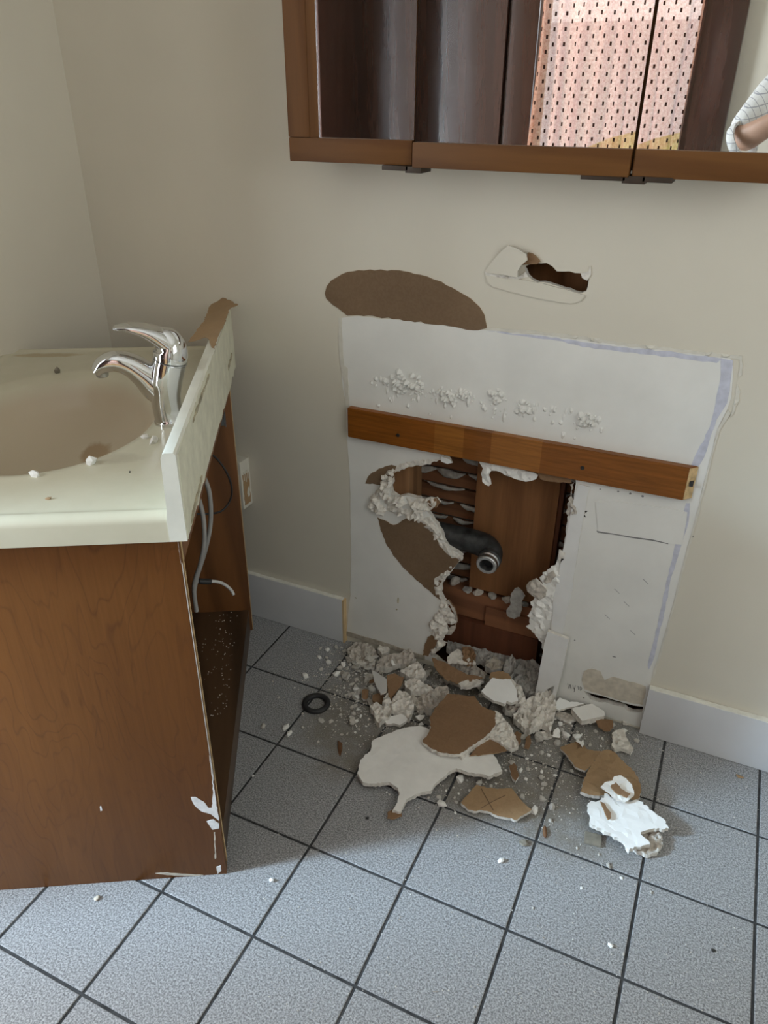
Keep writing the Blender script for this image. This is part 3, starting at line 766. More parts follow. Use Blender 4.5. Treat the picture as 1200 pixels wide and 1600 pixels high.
# ------------------------------------------------------------------ mirror cabinet
YM = -0.11
mc = empty('mirror_cabinet', (-0.375, 0, 1.184)); tag(mc, 'wooden three-door mirror cabinet hung on the wall at the top', 'cabinet')
ML = Vector((-0.375, 0, 1.184))
box('cabinet_box', -0.795+0.375, 0.047+0.375, YM+0.024, 0.0, 0.006, 0.74, ['cabinet_frame'], mc)
def mdoor(x0, x1, phi, pivot_x, stile_l, stile_r, label, z0=0.0):
    e = empty('mirror_door', (pivot_x-ML.x, YM, 0), math.radians(phi), mc); e['label'] = label
    a, b = x0-pivot_x, x1-pivot_x
    rz = 0.040; H = 0.745
    def rail(nm, xa, xb, za, zb, m):
        box(nm, xa, xb, 0.0, 0.022, za, zb, [m], e, 0.003)
    rail('bottom_rail', a+0.0006, b-0.0006, z0, z0+rz, 'cabinet_frame'); rail('top_rail', a+0.0006, b-0.0006, H-rz, H, 'cabinet_frame')
    la, lb = a+0.001, b-0.001
    if stile_l:
        rail('stile', a, a+0.044, z0+rz, H-rz, 'cabinet_frame_v'); la = a+0.044
        bm = bmesh.new()   # sloping inner moulding beside the glass
        vs = [bm.verts.new(v) for v in ((la, 0.001, rz), (la+0.018, 0.012, rz), (la, 0.012, rz), (la, 0.001, H-rz), (la+0.018, 0.012, H-rz), (la, 0.012, H-rz))]
        for f in ((0, 1, 4, 3), (0, 2, 1), (3, 4, 5), (0, 3, 5, 2), (1, 2, 5, 4)): bm.faces.new([vs[i] for i in f])
        bmesh.ops.recalc_face_normals(bm, faces=bm.faces)
        obj('inner_moulding', bm_mesh(bm, 'inner_moulding', ['cabinet_frame_v']), e)
    if stile_r:
        rail('stile', b-0.044, b, z0+rz, H-rz, 'cabinet_frame_v'); lb = b-0.044
    g = box('mirror', la, lb, 0.0095, 0.0125, z0+rz-0.002, H-rz+0.002, ['mirror_glass'], e); g['label'] = 'silvered mirror glass'
    return e
# the two outer doors hang a little crooked, so the reflections do not meet up
mdoor(-0.802, -0.561, 3.0, -0.802, True, False, 'left mirror door standing slightly inwards', 0.0)
mdoor(-0.557, -0.190, 0.0, -0.557, False, False, 'wide middle mirror door', -0.002)
mdoor(-0.188, 0.053, -1.5, 0.053, False, True, 'right mirror door', -0.002)
for x0, x1 in ((-0.615, -0.565), (-0.570, -0.540), (-0.265, -0.195), (-0.20, -0.165), (-0.17, -0.125)):
    h = 0.005 if abs(x1-x0) > 0.04 else 0.008
    box('hinge_plate', x0-ML.x, x1-ML.x, YM+0.003, YM+0.05, -0.003-h, 0.0, ['hinge_metal'], mc, 0.001)

# ------------------------------------------------------------------ wooden cleat on the wall
cl = empty('mounting_cleat', (-0.3695, 0, 0.607)); tag(cl, 'varnished wooden cleat screwed across the bare white wall', 'board')
bm = bmesh.new()
A = [(-0.3695, 0, 0.0), (0.3655, 0, 0.0), (0.3655, 0, 0.070), (-0.3695, 0, 0.070)]
v0 = [bm.verts.new((-0.3695, -0.018, 0)), bm.verts.new((0.3575, -0.018, 0.002)), bm.verts.new((0.3575, -0.018, 0.071)), bm.verts.new((-0.3695, -0.018, 0.0705))]
v1 = [bm.verts.new((-0.3695, -0.001, 0)), bm.verts.new((0.3735, -0.001, 0.002)), bm.verts.new((0.3735, -0.001, 0.071)), bm.verts.new((-0.3695, -0.001, 0.0705))]
bm.faces.new(v0); bm.faces.new(list(reversed(v1)))
for k in range(4):
    f = bm.faces.new((v0[(k+1) % 4], v0[k], v1[k], v1[(k+1) % 4]))
    if k == 1: f.material_index = 1
bmesh.ops.recalc_face_normals(bm, faces=bm.faces)
bmesh.ops.bevel(bm, geom=bm.edges[:], offset=0.0012, segments=2, affect='EDGES')
obj('board', bm_mesh(bm, 'board', ['cleat_wood', 'end_grain'], 40), cl)
for px, py in ((622, 680), (910, 731)):
    p = onY(px, py, -0.018)
    bm = bmesh.new(); lathe(bm, [(0.0, 0.0), (0.0042, 0.0), (0.0042, 0.0012), (0.0022, 0.0016), (0.0, 0.0012)], 12, 0, Vector((p.x+0.3695, -0.0178, p.z-0.607)), Matrix(((1, 0, 0), (0, 0, -1), (0, 1, 0))))
    obj('screw', bm_mesh(bm, 'screw', ['screw_dark']), cl)
p = onY(1083, 762, -0.010)
box('saw_notch', 0.3635, 0.3705, -0.0142, -0.004, 0.032, 0.042, ['dark_speck'], cl)

# ------------------------------------------------------------------ drain pipe in the hole
dp = empty('drain_pipe', (-0.45, 0.04, 0.37)); tag(dp, 'black bent drain pipe with metal nut poking from the wall hole', 'pipe')
DL = Vector((-0.45, 0.04, 0.37))
def rel(pts, o): return [Vector(p)-o for p in pts]
bm = bmesh.new()
sweep(bm, rel([(-0.60, 0.036, 0.378), (-0.50, 0.036, 0.377), (-0.440, 0.036, 0.376), (-0.408, 0.031, 0.373), (-0.391, 0.016, 0.368), (-0.387, 0.000, 0.364)], DL), [0.0275, 0.0275, 0.0285, 0.029, 0.028, 0.025], 28, smooth_n=7)
bmesh.ops.recalc_face_normals(bm, faces=bm.faces)
obj('elbow', bm_mesh(bm, 'elbow', ['pipe_black'], 60), dp)
axis = Vector((0.02, -0.95, -0.10)).normalized()
zc = axis; xc = zc.orthogonal().normalized(); yc = zc.cross(xc)
Mx = Matrix((xc, yc, zc)).transposed()
c0 = Vector((-0.387, 0.0, 0.364))-DL
bm = bmesh.new(); lathe(bm, [(0.0225, -0.004), (0.0272, -0.003), (0.0272, 0.006), (0.0225, 0.007)], 32, 0, c0, Mx)
bmesh.ops.recalc_face_normals(bm, faces=bm.faces); obj('collar', bm_mesh(bm, 'collar', ['pipe_black'], 50), dp)
bm = bmesh.new(); lathe(bm, [(0.015, 0.0), (0.0245, 0.006), (0.0250, 0.012), (0.0225, 0.014), (0.0232, 0.016), (0.0246, 0.018), (0.0246, 0.026), (0.0225, 0.0285), (0.0165, 0.0285), (0.0155, 0.026)], 36, 0, c0, Mx)
bmesh.ops.recalc_face_normals(bm, faces=bm.faces); o = obj('nut', bm_mesh(bm, 'nut', ['worn_metal'], 50), dp); o['label'] = 'grey metal ring nut'
bm = bmesh.new(); lathe(bm, [(0.0, 0.012), (0.0160, 0.012), (0.0160, 0.010), (0.0, 0.010)], 24, 0, c0, Mx)
bmesh.ops.recalc_face_normals(bm, faces=bm.faces); obj('bore', bm_mesh(bm, 'bore', ['pipe_inside']), dp)

# ------------------------------------------------------------------ vanity (turned away from the wall)
VA = math.radians(29.7)
VP = Vector((-0.648, -0.719, 0))
VX = Vector((math.cos(VA), math.sin(VA), 0)); VY = Vector((-math.sin(VA), math.cos(VA), 0))
def toloc(p):
    d = Vector(p)-VP; return Vector((d.dot(VX), d.dot(VY), d.z))
van = empty('vanity_cabinet', VP, VA); tag(van, 'brown stained wooden vanity cabinet with open back, pulled off the wall', 'cabinet')
W_, LEN, HT = 0.462, 0.762, 0.747
bm = bmesh.new(); add_box(bm, -W_, 0.0, 0.0, 0.016, 0.0, HT, 0, 0.0012)
np_ = obj('side_panel', bm_mesh(bm, 'side_panel', ['stained_ply'], 40), van)
# scraped paint on the near panel: chips along its back edge
def panel_chip(pts, mat, seed, th=0.0006):
    q = []
    for a, b in pts:
        d = ray(a, b); n = VY; t = (VP-CAM).dot(n)/d.dot(n); L = toloc(CAM+d*t); q.append((min(L.x, 0.0), max(L.z, 0.001)))
    plate('scrape', jag(q, 0.006, 0.0008, seed), lambda a, b, h: (a, -0.0002-h, b), [mat], top=th, bottom=0.0, parent=np_)
panel_chip([(298,1245),(306,1245),(318,1252),(326,1262),(331,1262),(333,1235),(330,1205),(327,1180),(331,1180),(336,1215),(341,1250),(346,1282),(341,1281),(330,1272),(316,1268),(304,1258)], 'chalk_white', 1)
panel_chip([(323,1283),(334,1280),(342,1286),(342,1294),(332,1296)], 'chalk_white', 2)
panel_chip([(338,1354),(345,1352),(346,1360),(340,1365)], 'chalk_white', 3)
panel_chip([(287,846),(290,845),(293,860),(296,880),(293,878),(290,866)], 'chalk_white', 4)
panel_chip([(156,1260),(158,1259),(160,1266),(157,1267)], 'chalk_white', 5)
panel_chip([(243,1364),(262,1363),(300,1366),(318,1367),(300,1369),(262,1367)], 'peeled_beige', 6)
panel_chip([(334,1300),(336,1300),(338,1340),(336,1342)], 'peeled_beige', 7)
# raw pale veneer edge of that panel
box('veneer_edge', 0.0002, 0.0016, 0.0125, 0.0155, 0.02, HT-0.02, ['end_grain'], np_)
box('veneer_edge', 0.0002, 0.0012, 0.0005, 0.003, 0.25, HT-0.05, ['chalk_white'], np_)
bm = bmesh.new(); add_box(bm, -W_, 0.0, LEN-0.016, LEN, 0.0, HT, 0, 0.0012)
fp_ = obj('side_panel', bm_mesh(bm, 'side_panel', ['stained_ply_inside'], 40), van)
box('veneer_edge', 0.0002, 0.0014, LEN-0.014, LEN-0.011, 0.005, HT-0.02, ['end_grain'], fp_)
# bottom shelf, dark with water damage
box('bottom_shelf', -W_+0.02, -0.022, 0.017, LEN-0.017, 0.052, 0.068, ['dark_shelf'], van)
box('back_rail', -0.022, -0.006, 0.017, LEN-0.017, 0.0, 0.069, ['dark_shelf'], van)
box('toe_kick', -W_+0.05, -W_+0.062, 0.017, LEN-0.017, 0.0, 0.052, ['dark_shelf'], van)
box('face_frame', -W_-0.018, -W_, 0.0, LEN, 0.07, HT, ['stained_ply'], van, 0.002)
for k in range(2):
    y0 = 0.025 + k*0.36
    d = box('door', -W_-0.036, -W_-0.0185, y0, y0+0.345, 0.10, 0.66, ['stained_ply'], van, 0.004)
    bm = bmesh.new(); lathe(bm, [(0, 0.0), (0.006, 0.0), (0.006, 0.012), (0.014, 0.018), (0.013, 0.026), (0.0, 0.028)], 14, 0, Vector((-W_-0.036, y0+(0.31 if k == 0 else 0.035), 0.58)), Matrix(((0, 0, -1), (0, 1, 0), (1, 0, 0))))
    bmesh.ops.recalc_face_normals(bm, faces=bm.faces); obj('knob', bm_mesh(bm, 'knob', ['worn_metal'], 50), d)
box('top_rail', -0.018, -0.001, 0.017, LEN-0.017, 0.685, HT, ['stained_ply_inside'], van)
br = box('corner_bracket', -0.048, -0.014, LEN-0.034, LEN-0.0162, 0.612, 0.648, ['bracket_grey'], van, 0.003)
box('bracket_flange', -0.016, -0.0128, LEN-0.036, LEN-0.033, 0.610, 0.646, ['worn_metal'], br)
# plaster dust lying on the shelf
rd = random.Random(4); bm = bmesh.new()
for k in range(120):
    x = -0.03 - abs(rd.gauss(0, 0.05)); y = rd.uniform(0.35, LEN-0.02); r = rd.uniform(0.0006, 0.0020)
    if x < -0.2: continue
    M = Matrix.Translation((x, y, 0.0685+r*0.4)) @ Matrix.Rotation(rd.random()*6, 4, 'Z') @ Matrix.Diagonal((r, r*0.7, r*0.6, 1))
    bmesh.ops.create_icosphere(bm, subdivisions=1, radius=1, matrix=M)
o = obj('plaster_dust', bm_mesh(bm, 'plaster_dust', ['gypsum']), van); o['kind'] = 'stuff'

# ---- countertop with moulded sink and backsplash
ct = empty('vanity_countertop', VP + Vector((0, 0, 0.747)), VA); tag(ct, 'cream moulded countertop with oval sink on the brown vanity', 'countertop')
CX0, CX1, CY0, CY1, CT = -0.492, 0.014, -0.022, 0.784, 0.040
def top_h(x, y):
    z = CT
    ex = min(y-CY0, CY1-y, x-CX0)              # rolled lip round the three free edges
    if ex < 0.028:
        t = ex/0.028; z += 0.0035*math.sin(PI*min(1, max(0, t)))**2
    if ex < 0.010:
        t = 1-ex/0.010; z -= 0.010*(1-math.sqrt(max(0, 1-t*t)))
    dx = (x+0.27)/0.182; dy = (y-0.37)/0.228; r = math.sqrt(dx*dx+dy*dy)
    if r < 1.12:
        s = max(0.0, min(1.0, (1.12-r)/0.30)); s = s*s*(3-2*s)
        z -= s*(0.022 + 0.105*max(0, 1-min(r, 1)**2.2))
    return z
bm = bmesh.new(); nx, ny = 110, 170
gx = [CX0 + (CX1-CX0)*i/nx for i in range(nx+1)]; gy = [CY0 + (CY1-CY0)*j/ny for j in range(ny+1)]
gx[1:1] = [CX0+0.0015]; gy[1:1] = [CY0+0.0008, CY0+0.002]; gy[-1:-1] = [CY1-0.0015]
G_ = [[bm.verts.new((x, y, top_h(x, y))) for y in gy] for x in gx]
for i in range(len(gx)-1):
    for j in range(len(gy)-1): bm.faces.new((G_[i][j], G_[i+1][j], G_[i+1][j+1], G_[i][j+1]))
edge = [G_[i][0] for i in range(len(gx))] + [G_[-1][j] for j in range(1, len(gy))] + [G_[i][-1] for i in range(len(gx)-2, -1, -1)] + [G_[0][j] for j in range(len(gy)-2, 0, -1)]
low = [bm.verts.new((v.co.x, v.co.y, 0.0005)) for v in edge]
n = len(edge)
for k in range(n): bm.faces.new((edge[(k+1) % n], edge[k], low[k], low[(k+1) % n]))
obj('sink_top', bm_mesh(bm, 'sink_top', ['cultured_marble'], 50), ct)
bm = bmesh.new(); lathe(bm, [(0.0, 0.0), (0.021, 0.0), (0.022, 0.002), (0.019, 0.003), (0.012, 0.0015), (0.0, 0.001)], 24, 0, Vector((-0.27, 0.37, CT-0.1265)))
bmesh.ops.recalc_face_normals(bm, faces=bm.faces); obj('sink_drain', bm_mesh(bm, 'sink_drain', ['chrome'], 50), ct)
# backsplash (its back, right-hand face, still carries old caulk)
bm = bmesh.new()
prof = [(-0.006, CT-0.004), (-0.004, CT+0.010), (-0.002, CT+0.088), (0.0005, CT+0.0935), (0.004, CT+0.095), (0.015, CT+0.095), (0.018, CT+0.092), (0.018, 0.001), (-0.006, 0.001)]
ra = [bm.verts.new((x, CY0-0.0007, z)) for x, z in prof]; rc = [bm.verts.new((x, CY1-0.03, z)) for x, z in prof]
n = len(prof)
for k in range(n): bm.faces.new((ra[(k+1) % n], ra[k], rc[k], rc[(k+1) % n]))
bm.faces.new(ra); bm.faces.new(list(reversed(rc)))
bmesh.ops.recalc_face_normals(bm, faces=bm.faces)
bs = obj('backsplash', bm_mesh(bm, 'backsplash', ['backsplash_white'], 40), ct); bs['label'] = 'low white backsplash standing on the right edge'
rk = random.Random(9)
ol = [(CY0+0.004, 0.002)]
y = CY0+0.004
while y < CY1-0.04:
    ol.append((y, rk.choice((0.004, 0.0, -0.004, 0.010)) + rk.uniform(-.003, .003))); y += rk.uniform(0.015, 0.05)
ol += [(CY1-0.032, 0.0), (CY1-0.03, 0.06), (CY1-0.034, CT+0.090), (CY1-0.10, CT+0.093), (0.5, CT+0.091), (0.3, CT+0.092), (0.1, CT+0.091), (CY0+0.012, CT+0.088), (CY0+0.006, CT+0.05)]
ol = jag(ol, 0.008, 0.0018, 12)
o = plate('old_caulk_layer', ol, lambda a, b, h: (0.018+h, a, b), ['old_caulk', 'old_caulk'], top=lambda a, b, e_: 0.0012 + (0 if e_ else 0.0016*abs(fb(a, b*2.2, 16, 4))), bottom=0.0, spacing=0.011, seed=3, parent=bs)
for (y0, z0, y1, z1, hh) in ((0.01, 0.014, 0.13, 0.022, 0.004), (0.60, 0.045, 0.68, 0.050, 0.004), (0.12, 0.122, 0.32, 0.124, 0.002)):
    q = jag([(y0, z0-hh), (y1, z1-hh), (y1+0.01, z1+hh*0.4), ((y0+y1)/2, (z0+z1)/2+hh), (y0+0.01, z0+hh)], 0.01, 0.002, int(y0*1000))
    plate('mildew_streak', q, lambda a, b, h: (0.0190+h, a, b), ['mildew', 'mildew'], top=0.0026, bottom=0.0, parent=bs)
# torn brown paper still stuck on the far end of the backsplash
kp = [(294,534),(300,526),(310,513),(318,505),(322,494),(326,483),(330,477),(340,472),(348,466),(358,469),(372,475),(366,479),(360,481),(354,496),(347,514),(340,531),(334,547),(329,540),(326,531),(318,529)]
def tilted(pts, h, gx_, gy_, at=None):
    c = [sum(p[0] for p in pts)/len(pts), sum(p[1] for p in pts)/len(pts)]
    C = onZ(c[0], c[1], h); n = Vector((-gx_, -gy_, 1)); out = []
    for a, b in pts:
        d = ray(a, b); t = (C-CAM).dot(n)/d.dot(n); out.append(CAM+d*t)
    return out, C, n
P3, Cc, nn = tilted(kp, 0.885, 0.30, 0.17)
ol = jag([(p.x, p.y) for p in P3], 0.010, 0.002, 44)
def kph(a, b): return Cc.z + 0.30*(a-Cc.x) + 0.17*(b-Cc.y)
o = plate('torn_backing_paper', ol, lambda a, b, h: (a, b, max(kph(a, b), 0.8)+h), ['kraft_light', 'kraft_light'], top=lambda a, b, e_: 0.001+0.004*fb(a, b, 14, 5), bottom=lambda a, b, e_: 0.004*fb(a, b, 14, 5), spacing=0.012, seed=6, loc=(Cc.x, Cc.y, Cc.z), smooth=40)
tag(o, 'torn brown backing paper stuck on the far end of the backsplash', 'paper')

# ---- faucet
FO = Vector((-0.058, 0.325, 0.0))
fz = VP + VX*FO.x + VY*FO.y + Vector((0, 0, 0.747+CT))
fa = empty('faucet', fz, VA); tag(fa, 'chrome single-lever faucet standing behind the sink', 'faucet')
bm = bmesh.new()
sweep(bm, [(0.004, 0, -0.0005), (0.004, 0, 0.006), (0.003, 0, 0.012), (0.001, 0, 0.026), (0.001, 0, 0.045), (0.004, 0, 0.068), (0.010, 0, 0.092), (0.016, 0, 0.110)],
      [(0.028, 0.028), (0.028, 0.028), (0.0265, 0.0265), (0.0250, 0.0260), (0.0255, 0.0280), (0.0270, 0.0305), (0.0280, 0.0310), (0.0280, 0.0305)], 32, Vector((0, 1, 0)), smooth_n=5)
bmesh.ops.recalc_face_normals(bm, faces=bm.faces)
obj('body', bm_mesh(bm, 'body', ['chrome'], 60), fa)
bm = bmesh.new()
sweep(bm, [(0.010, 0, 0.052), (-0.010, 0, 0.066), (-0.028, 0, 0.086), (-0.050, 0, 0.104), (-0.073, 0, 0.111), (-0.093, 0, 0.106), (-0.106, 0, 0.095)],
      [(0.025, 0.030), (0.0245, 0.030), (0.0225, 0.0245), (0.0210, 0.0198), (0.0200, 0.0172), (0.0185, 0.0150), (0.0155, 0.0105)], 28, Vector((0, 0, 1)), smooth_n=6)
bmesh.ops.recalc_face_normals(bm, faces=bm.faces)
sp = obj('spout', bm_mesh(bm, 'spout', ['chrome'], 60), fa)
bm = bmesh.new(); lathe(bm, [(0.0, 0.0), (0.009, 0.0), (0.0105, 0.002), (0.0105, 0.012), (0.0, 0.012)], 20, 0, Vector((-0.099, 0, 0.085)))
bmesh.ops.recalc_face_normals(bm, faces=bm.faces); obj('aerator', bm_mesh(bm, 'aerator', ['worn_metal'], 50), sp)
bm = bmesh.new(); lathe(bm, [(0.0258, 0.0), (0.0286, 0.001), (0.0286, 0.003), (0.0258, 0.004)], 32, 0, Vector((0.0155, 0, 0.108)), Matrix.Rotation(0.25, 3, 'Y'))
bmesh.ops.recalc_face_normals(bm, faces=bm.faces); obj('gap_ring', bm_mesh(bm, 'gap_ring', ['worn_metal'], 50), fa)
bm = bmesh.new()
sweep(bm, [(0.017, 0, 0.113), (0.019, 0, 0.122), (0.019, 0, 0.134), (0.012, 0, 0.145), (0.002, 0, 0.151)],
      [(0.0286, 0.0306), (0.0286, 0.0304), (0.0275, 0.0275), (0.0245, 0.0215), (0.018, 0.014)], 28, Vector((0, 1, 0)), smooth_n=5)
sweep(bm, [(0.026, 0, 0.132), (0.006, 0, 0.150), (-0.018, 0, 0.162), (-0.042, 0, 0.168), (-0.066, 0, 0.168)],
      [(0.0265, 0.018), (0.025, 0.0165), (0.022, 0.0115), (0.019, 0.0075), (0.013, 0.0035)], 22, Vector((0, 0, 1)), smooth_n=6)
bmesh.ops.recalc_face_normals(bm, faces=bm.faces)
h_ = obj('lever_handle', bm_mesh(bm, 'lever_handle', ['chrome'], 70), fa)
bm = bmesh.new(); lathe(bm, [(0.0, 0.0), (0.0032, 0.0), (0.0032, 0.0015), (0.0, 0.0015)], 12, 0, Vector((0.006, -0.0185, 0.030)), Matrix(((1, 0, 0), (0, 0, -1), (0, 1, 0))))
bmesh.ops.recalc_face_normals(bm, faces=bm.faces); obj('set_screw', bm_mesh(bm, 'set_screw', ['screw_dark']), fa)

# ---- hoses and wires hanging in the open back
def vloc(x, y, z): return VP + VX*x + VY*y + Vector((0, 0, z))
def vplane(px, py, yy):
    d = ray(px, py); t = ((VP+VY*yy)-CAM).dot(VY)/d.dot(VY); return CAM+d*t
def cable(name, pts, yys, r, mat, label, cat='hose'):
    P = [vplane(a, b, y) for (a, b), y in zip(pts, yys)]
    bm = bmesh.new(); o_ = P[0]
    sweep(bm, [p-o_ for p in P], [r]*len(P), 10, smooth_n=6)
    bmesh.ops.recalc_face_normals(bm, faces=bm.faces)
    o = obj(name, bm_mesh(bm, name, [mat], 60), None, o_); tag(o, label, cat); return o
cable('supply_hose', [(312,690),(316,735),(327,770),(329,815),(321,858),(308,900),(303,925)], [0.42, 0.40, 0.38, 0.37, 0.36, 0.36, 0.36], 0.0046, 'cable_grey', 'longer grey supply hose bulging furthest right in the open vanity back')
cable('supply_hose', [(300,720),(307,765),(317,805),(319,845),(313,880),(303,915),(307,955)], [0.30, 0.28, 0.27, 0.26, 0.26, 0.26, 0.26], 0.0042, 'cable_grey', 'shorter grey supply hose nearest the vanity side panel')
cable('black_cable', [(318,702),(338,716),(354,738),(362,762),(359,783),(345,799),(322,803),(297,803)], [0.60, 0.62, 0.62, 0.62, 0.62, 0.60, 0.58, 0.56], 0.0024, 'cable_black', 'thin black cable looping inside the open vanity back', 'cable')
c_ = cable('wire_lead', [(303,909),(320,908),(340,909),(352,914),(361,922),(365,929)], [0.46, 0.46, 0.47, 0.475, 0.48, 0.48], 0.0036, 'cable_white', 'short whitish wire end poking out above the vanity shelf', 'wire')
pa, pb = vplane(311, 908, 0.455), vplane(330, 909, 0.463)
tp = tube('tape_wrap', [pa-c_.location, (pa+pb)/2-c_.location, pb-c_.location], [0.0062, 0.0066, 0.0058], ['cable_black'], c_)

# ---- bits on the countertop
def chunk_mesh(name, rx, ry, rz, seed, mats, sub=2, rough=0.28):
    bm = bmesh.new(); bmesh.ops.create_icosphere(bm, subdivisions=sub, radius=1.0)
    rnd = random.Random(seed)
    pl = [(Vector((rnd.gauss(0, 1), rnd.gauss(0, 1), rnd.gauss(0, 1))).normalized(), rnd.uniform(0.45, 0.85)) for _ in range(7)]
    for v in bm.verts:
        p = v.co.normalized(); k = 1.0
        for n_, d_ in pl:
            q = p.dot(n_)
            if q > 0.05: k = min(k, d_/q)
        k *= 1 + rough*0.5*noise.noise(p*2.6 + Vector((seed*1.7, 0, 0)))
        v.co = Vector((p.x*rx*k, p.y*ry*k, max(-0.35, p.z*k)*rz))
    zmin = min(v.co.z for v in bm.verts)
    for v in bm.verts: v.co.z -= zmin
    return bm_mesh(bm, name, mats)
def on_counter(px, py):
    d = ray(px, py); L = None; t = (0.787-CAM.z)/d.z
    for _ in range(30):
        p = CAM+d*t; L = toloc(p); zt = 0.747+top_h(L.x, L.y)
        t += ((zt-p.z)/d.z)*0.6
    return CAM+d*t
for k, (px, py, rx, ry, rz, m, lab, nm, cat) in enumerate([
    (55, 744, .011, .008, .008, 'white_face', 'square white plaster crumb on the counter in front of the sink', 'plaster_chip', 'chip'),
    (142, 725, .012, .009, .009, 'white_face', 'white plaster crumb on the front rim of the sink', 'plaster_chip', 'chip'),
    (240, 690, .016, .010, .008, 'gypsum', 'larger beige plaster crumb beside the faucet base', 'plaster_chip', 'chip'),
    (226, 684, .014, .008, .005, 'gypsum', 'flat beige plaster flake beside the faucet base', 'plaster_chip', 'chip'),
    (75, 780, .007, .004, .003, 'kraft_light', 'small brown fleck near the front edge of the counter', 'paper_fleck', 'chip'),
    (91, 582, .009, .007, .008, 'grey_stone', 'tiny dark triangular scrap behind the sink', 'dark_scrap', 'scrap'),
    (203, 738, .003, .002, .002, 'dark_speck', 'black speck on the counter right of the sink rim', 'dark_speck', 'speck')]):
    p = on_counter(px, py)
    o = obj(nm, chunk_mesh(nm, rx, ry, rz*1.2, 60+k, [m], 1, 0.1), None, (p.x, p.y, p.z-0.0004)); o.rotation_euler = (0, 0, k*0.9)
    tag(o, lab, cat)

# ------------------------------------------------------------------ outlet box on the wall behind the vanity
ob = empty('outlet_box', (-1.055, 0, 0.425)); tag(ob, 'cream surface outlet box on the wall behind the vanity', 'outlet')
box('housing', -0.045, 0.024, -0.040, 0.0, -0.066, 0.066, ['outlet_white'], ob, 0.003)
ol = jag([(-0.034, -0.056), (-0.008, -0.056), (-0.006, 0.0), (-0.008, 0.028), (-0.034, 0.030)], 0.008, 0.0015, 3)
sf = plate('torn_side_face', ol, lambda a, b, h: (0.024+h, a, b), ['kraft_light', 'kraft'], top=0.0008, bottom=0.0, parent=ob)
for k in range(3):
    box('paint_drip', 0.0243, 0.0256, -0.030+k*0.008, -0.0275+k*0.008, 0.012-0.006*(k % 2), 0.036, ['outlet_white'], sf)
plate('paint_patch', jag([(-0.016, -0.040), (-0.010, -0.036), (-0.011, -0.010), (-0.018, -0.016), (-0.021, -0.028)], 0.005, 0.001, 6), lambda a, b, h: (0.0247+h, a, b), ['outlet_white'], top=0.0008, bottom=0.0, parent=sf)

# ------------------------------------------------------------------ rubble
OUTL = []
def piece(name, px, h, tilt, mats, th, label, cat, seed, step=0.0045, amp=0.0014, relief=0.0, spacing=0.011, rs=45, curl=0.0, group=None, keep=True):
    """a torn slab lying in the heap: outline on a plane at height h (tilted by the slope tilt), real thickness below it"""
    P3, C_, n_ = tilted(px, h, tilt[0], tilt[1])
    ol = jag([(p.x, p.y) for p in P3], step, amp, seed, 0.0028 if amp > 0.0011 else 0.001)
    zf = lambda a, b: C_.z + tilt[0]*(a-C_.x) + tilt[1]*(b-C_.y) + curl*((a-C_.x)**2+(b-C_.y)**2)
    tf = lambda a, b, e: max(0.0025, zf(a, b) + (relief*(fb(a, b, rs, seed)*0.8+0.55*noise.cell(Vector((a*150, b*150, seed)))-0.2)*(0.4 if e else 1.0) if relief else 0.0))
    bf = lambda a, b, e: max(0.0006, tf(a, b, e) - th*(1.0 if not e else 0.8+0.4*abs(fb(a, b, 80, seed+1))))
    o = plate(name, ol, lambda a, b, z: (a, b, z), mats, top=tf, bottom=bf, spacing=spacing, seed=seed, loc=(C_.x, C_.y, 0.0))
    tag(o, label, cat, group)
    if keep: OUTL.append(ol)
    return o
WF = ['white_face', 'gypsum', 'kraft']; KR = ['kraft', 'gypsum', 'gypsum']; KP = ['kraft', 'kraft_light', 'gypsum']; GY = ['gypsum', 'gypsum', 'gypsum']; GD = ['gypsum_dusty', 'gypsum', 'gypsum']; WB = ['white_bright', 'gypsum', 'kraft']
piece('drywall_piece', [(657,1134),(633,1137),(617,1142),(598,1150),(582,1157),(579,1173),(563,1187),(558,1208),(567,1222),(583,1224),(608,1222),(622,1231),(624,1242),(621,1254),(613,1266),(626,1268),(634,1250),(643,1245),(658,1237),(673,1236),(677,1228),(700,1207),(713,1200),(733,1207),(763,1213),(785,1204),(778,1190),(770,1176),(750,1178),(735,1180),(715,1165),(690,1150),(672,1140)],
      0.024, (0.0, 0.06), WF, 0.011, 'largest white-faced drywall piece, with a narrow tail, lying on the tiles', 'drywall', 101, relief=0.0005)
piece('kraft_scrap', [(606,1268),(614,1264),(627,1267),(628,1275),(616,1279),(605,1278)], 0.010, (0, 0), KP, 0.003, 'small brown paper tab at the tail of the largest white drywall piece', 'paper', 102)
piece('drywall_piece', [(660,1158),(668,1148),(673,1138),(671,1122),(680,1106),(690,1095),(700,1084),(722,1086),(742,1088),(753,1104),(774,1112),(774,1133),(764,1146),(750,1157),(735,1167),(718,1178),(702,1178),(687,1175),(672,1168)],
      0.050, (0.04, 0.10), ['kraft', 'gypsum', 'gypsum'], 0.010, 'large brown paper-faced drywall piece in the middle of the heap', 'drywall', 103, relief=0.0008)
piece('plaster_chunk', [(773,1110),(782,1114),(790,1124),(800,1138),(808,1155),(810,1166),(797,1169),(785,1163),(776,1156),(765,1152),(752,1160),(736,1170),(722,1184),(716,1178),(735,1166),(752,1154),(766,1143),(774,1132)], 0.044, (0.0, 0.1), GY, 0.012, 'crumbly off-white plaster along the right edge of the large brown piece', 'plaster', 104, relief=0.010, spacing=0.0055, rs=60)
piece('kraft_scrap', [(746,1162),(756,1155),(767,1153),(780,1162),(792,1172),(775,1176),(758,1178),(740,1180),(733,1181),(742,1172)], 0.036, (0, 0.05), KP, 0.003, 'brown paper wedge at the lower right of the large brown piece', 'paper', 105)
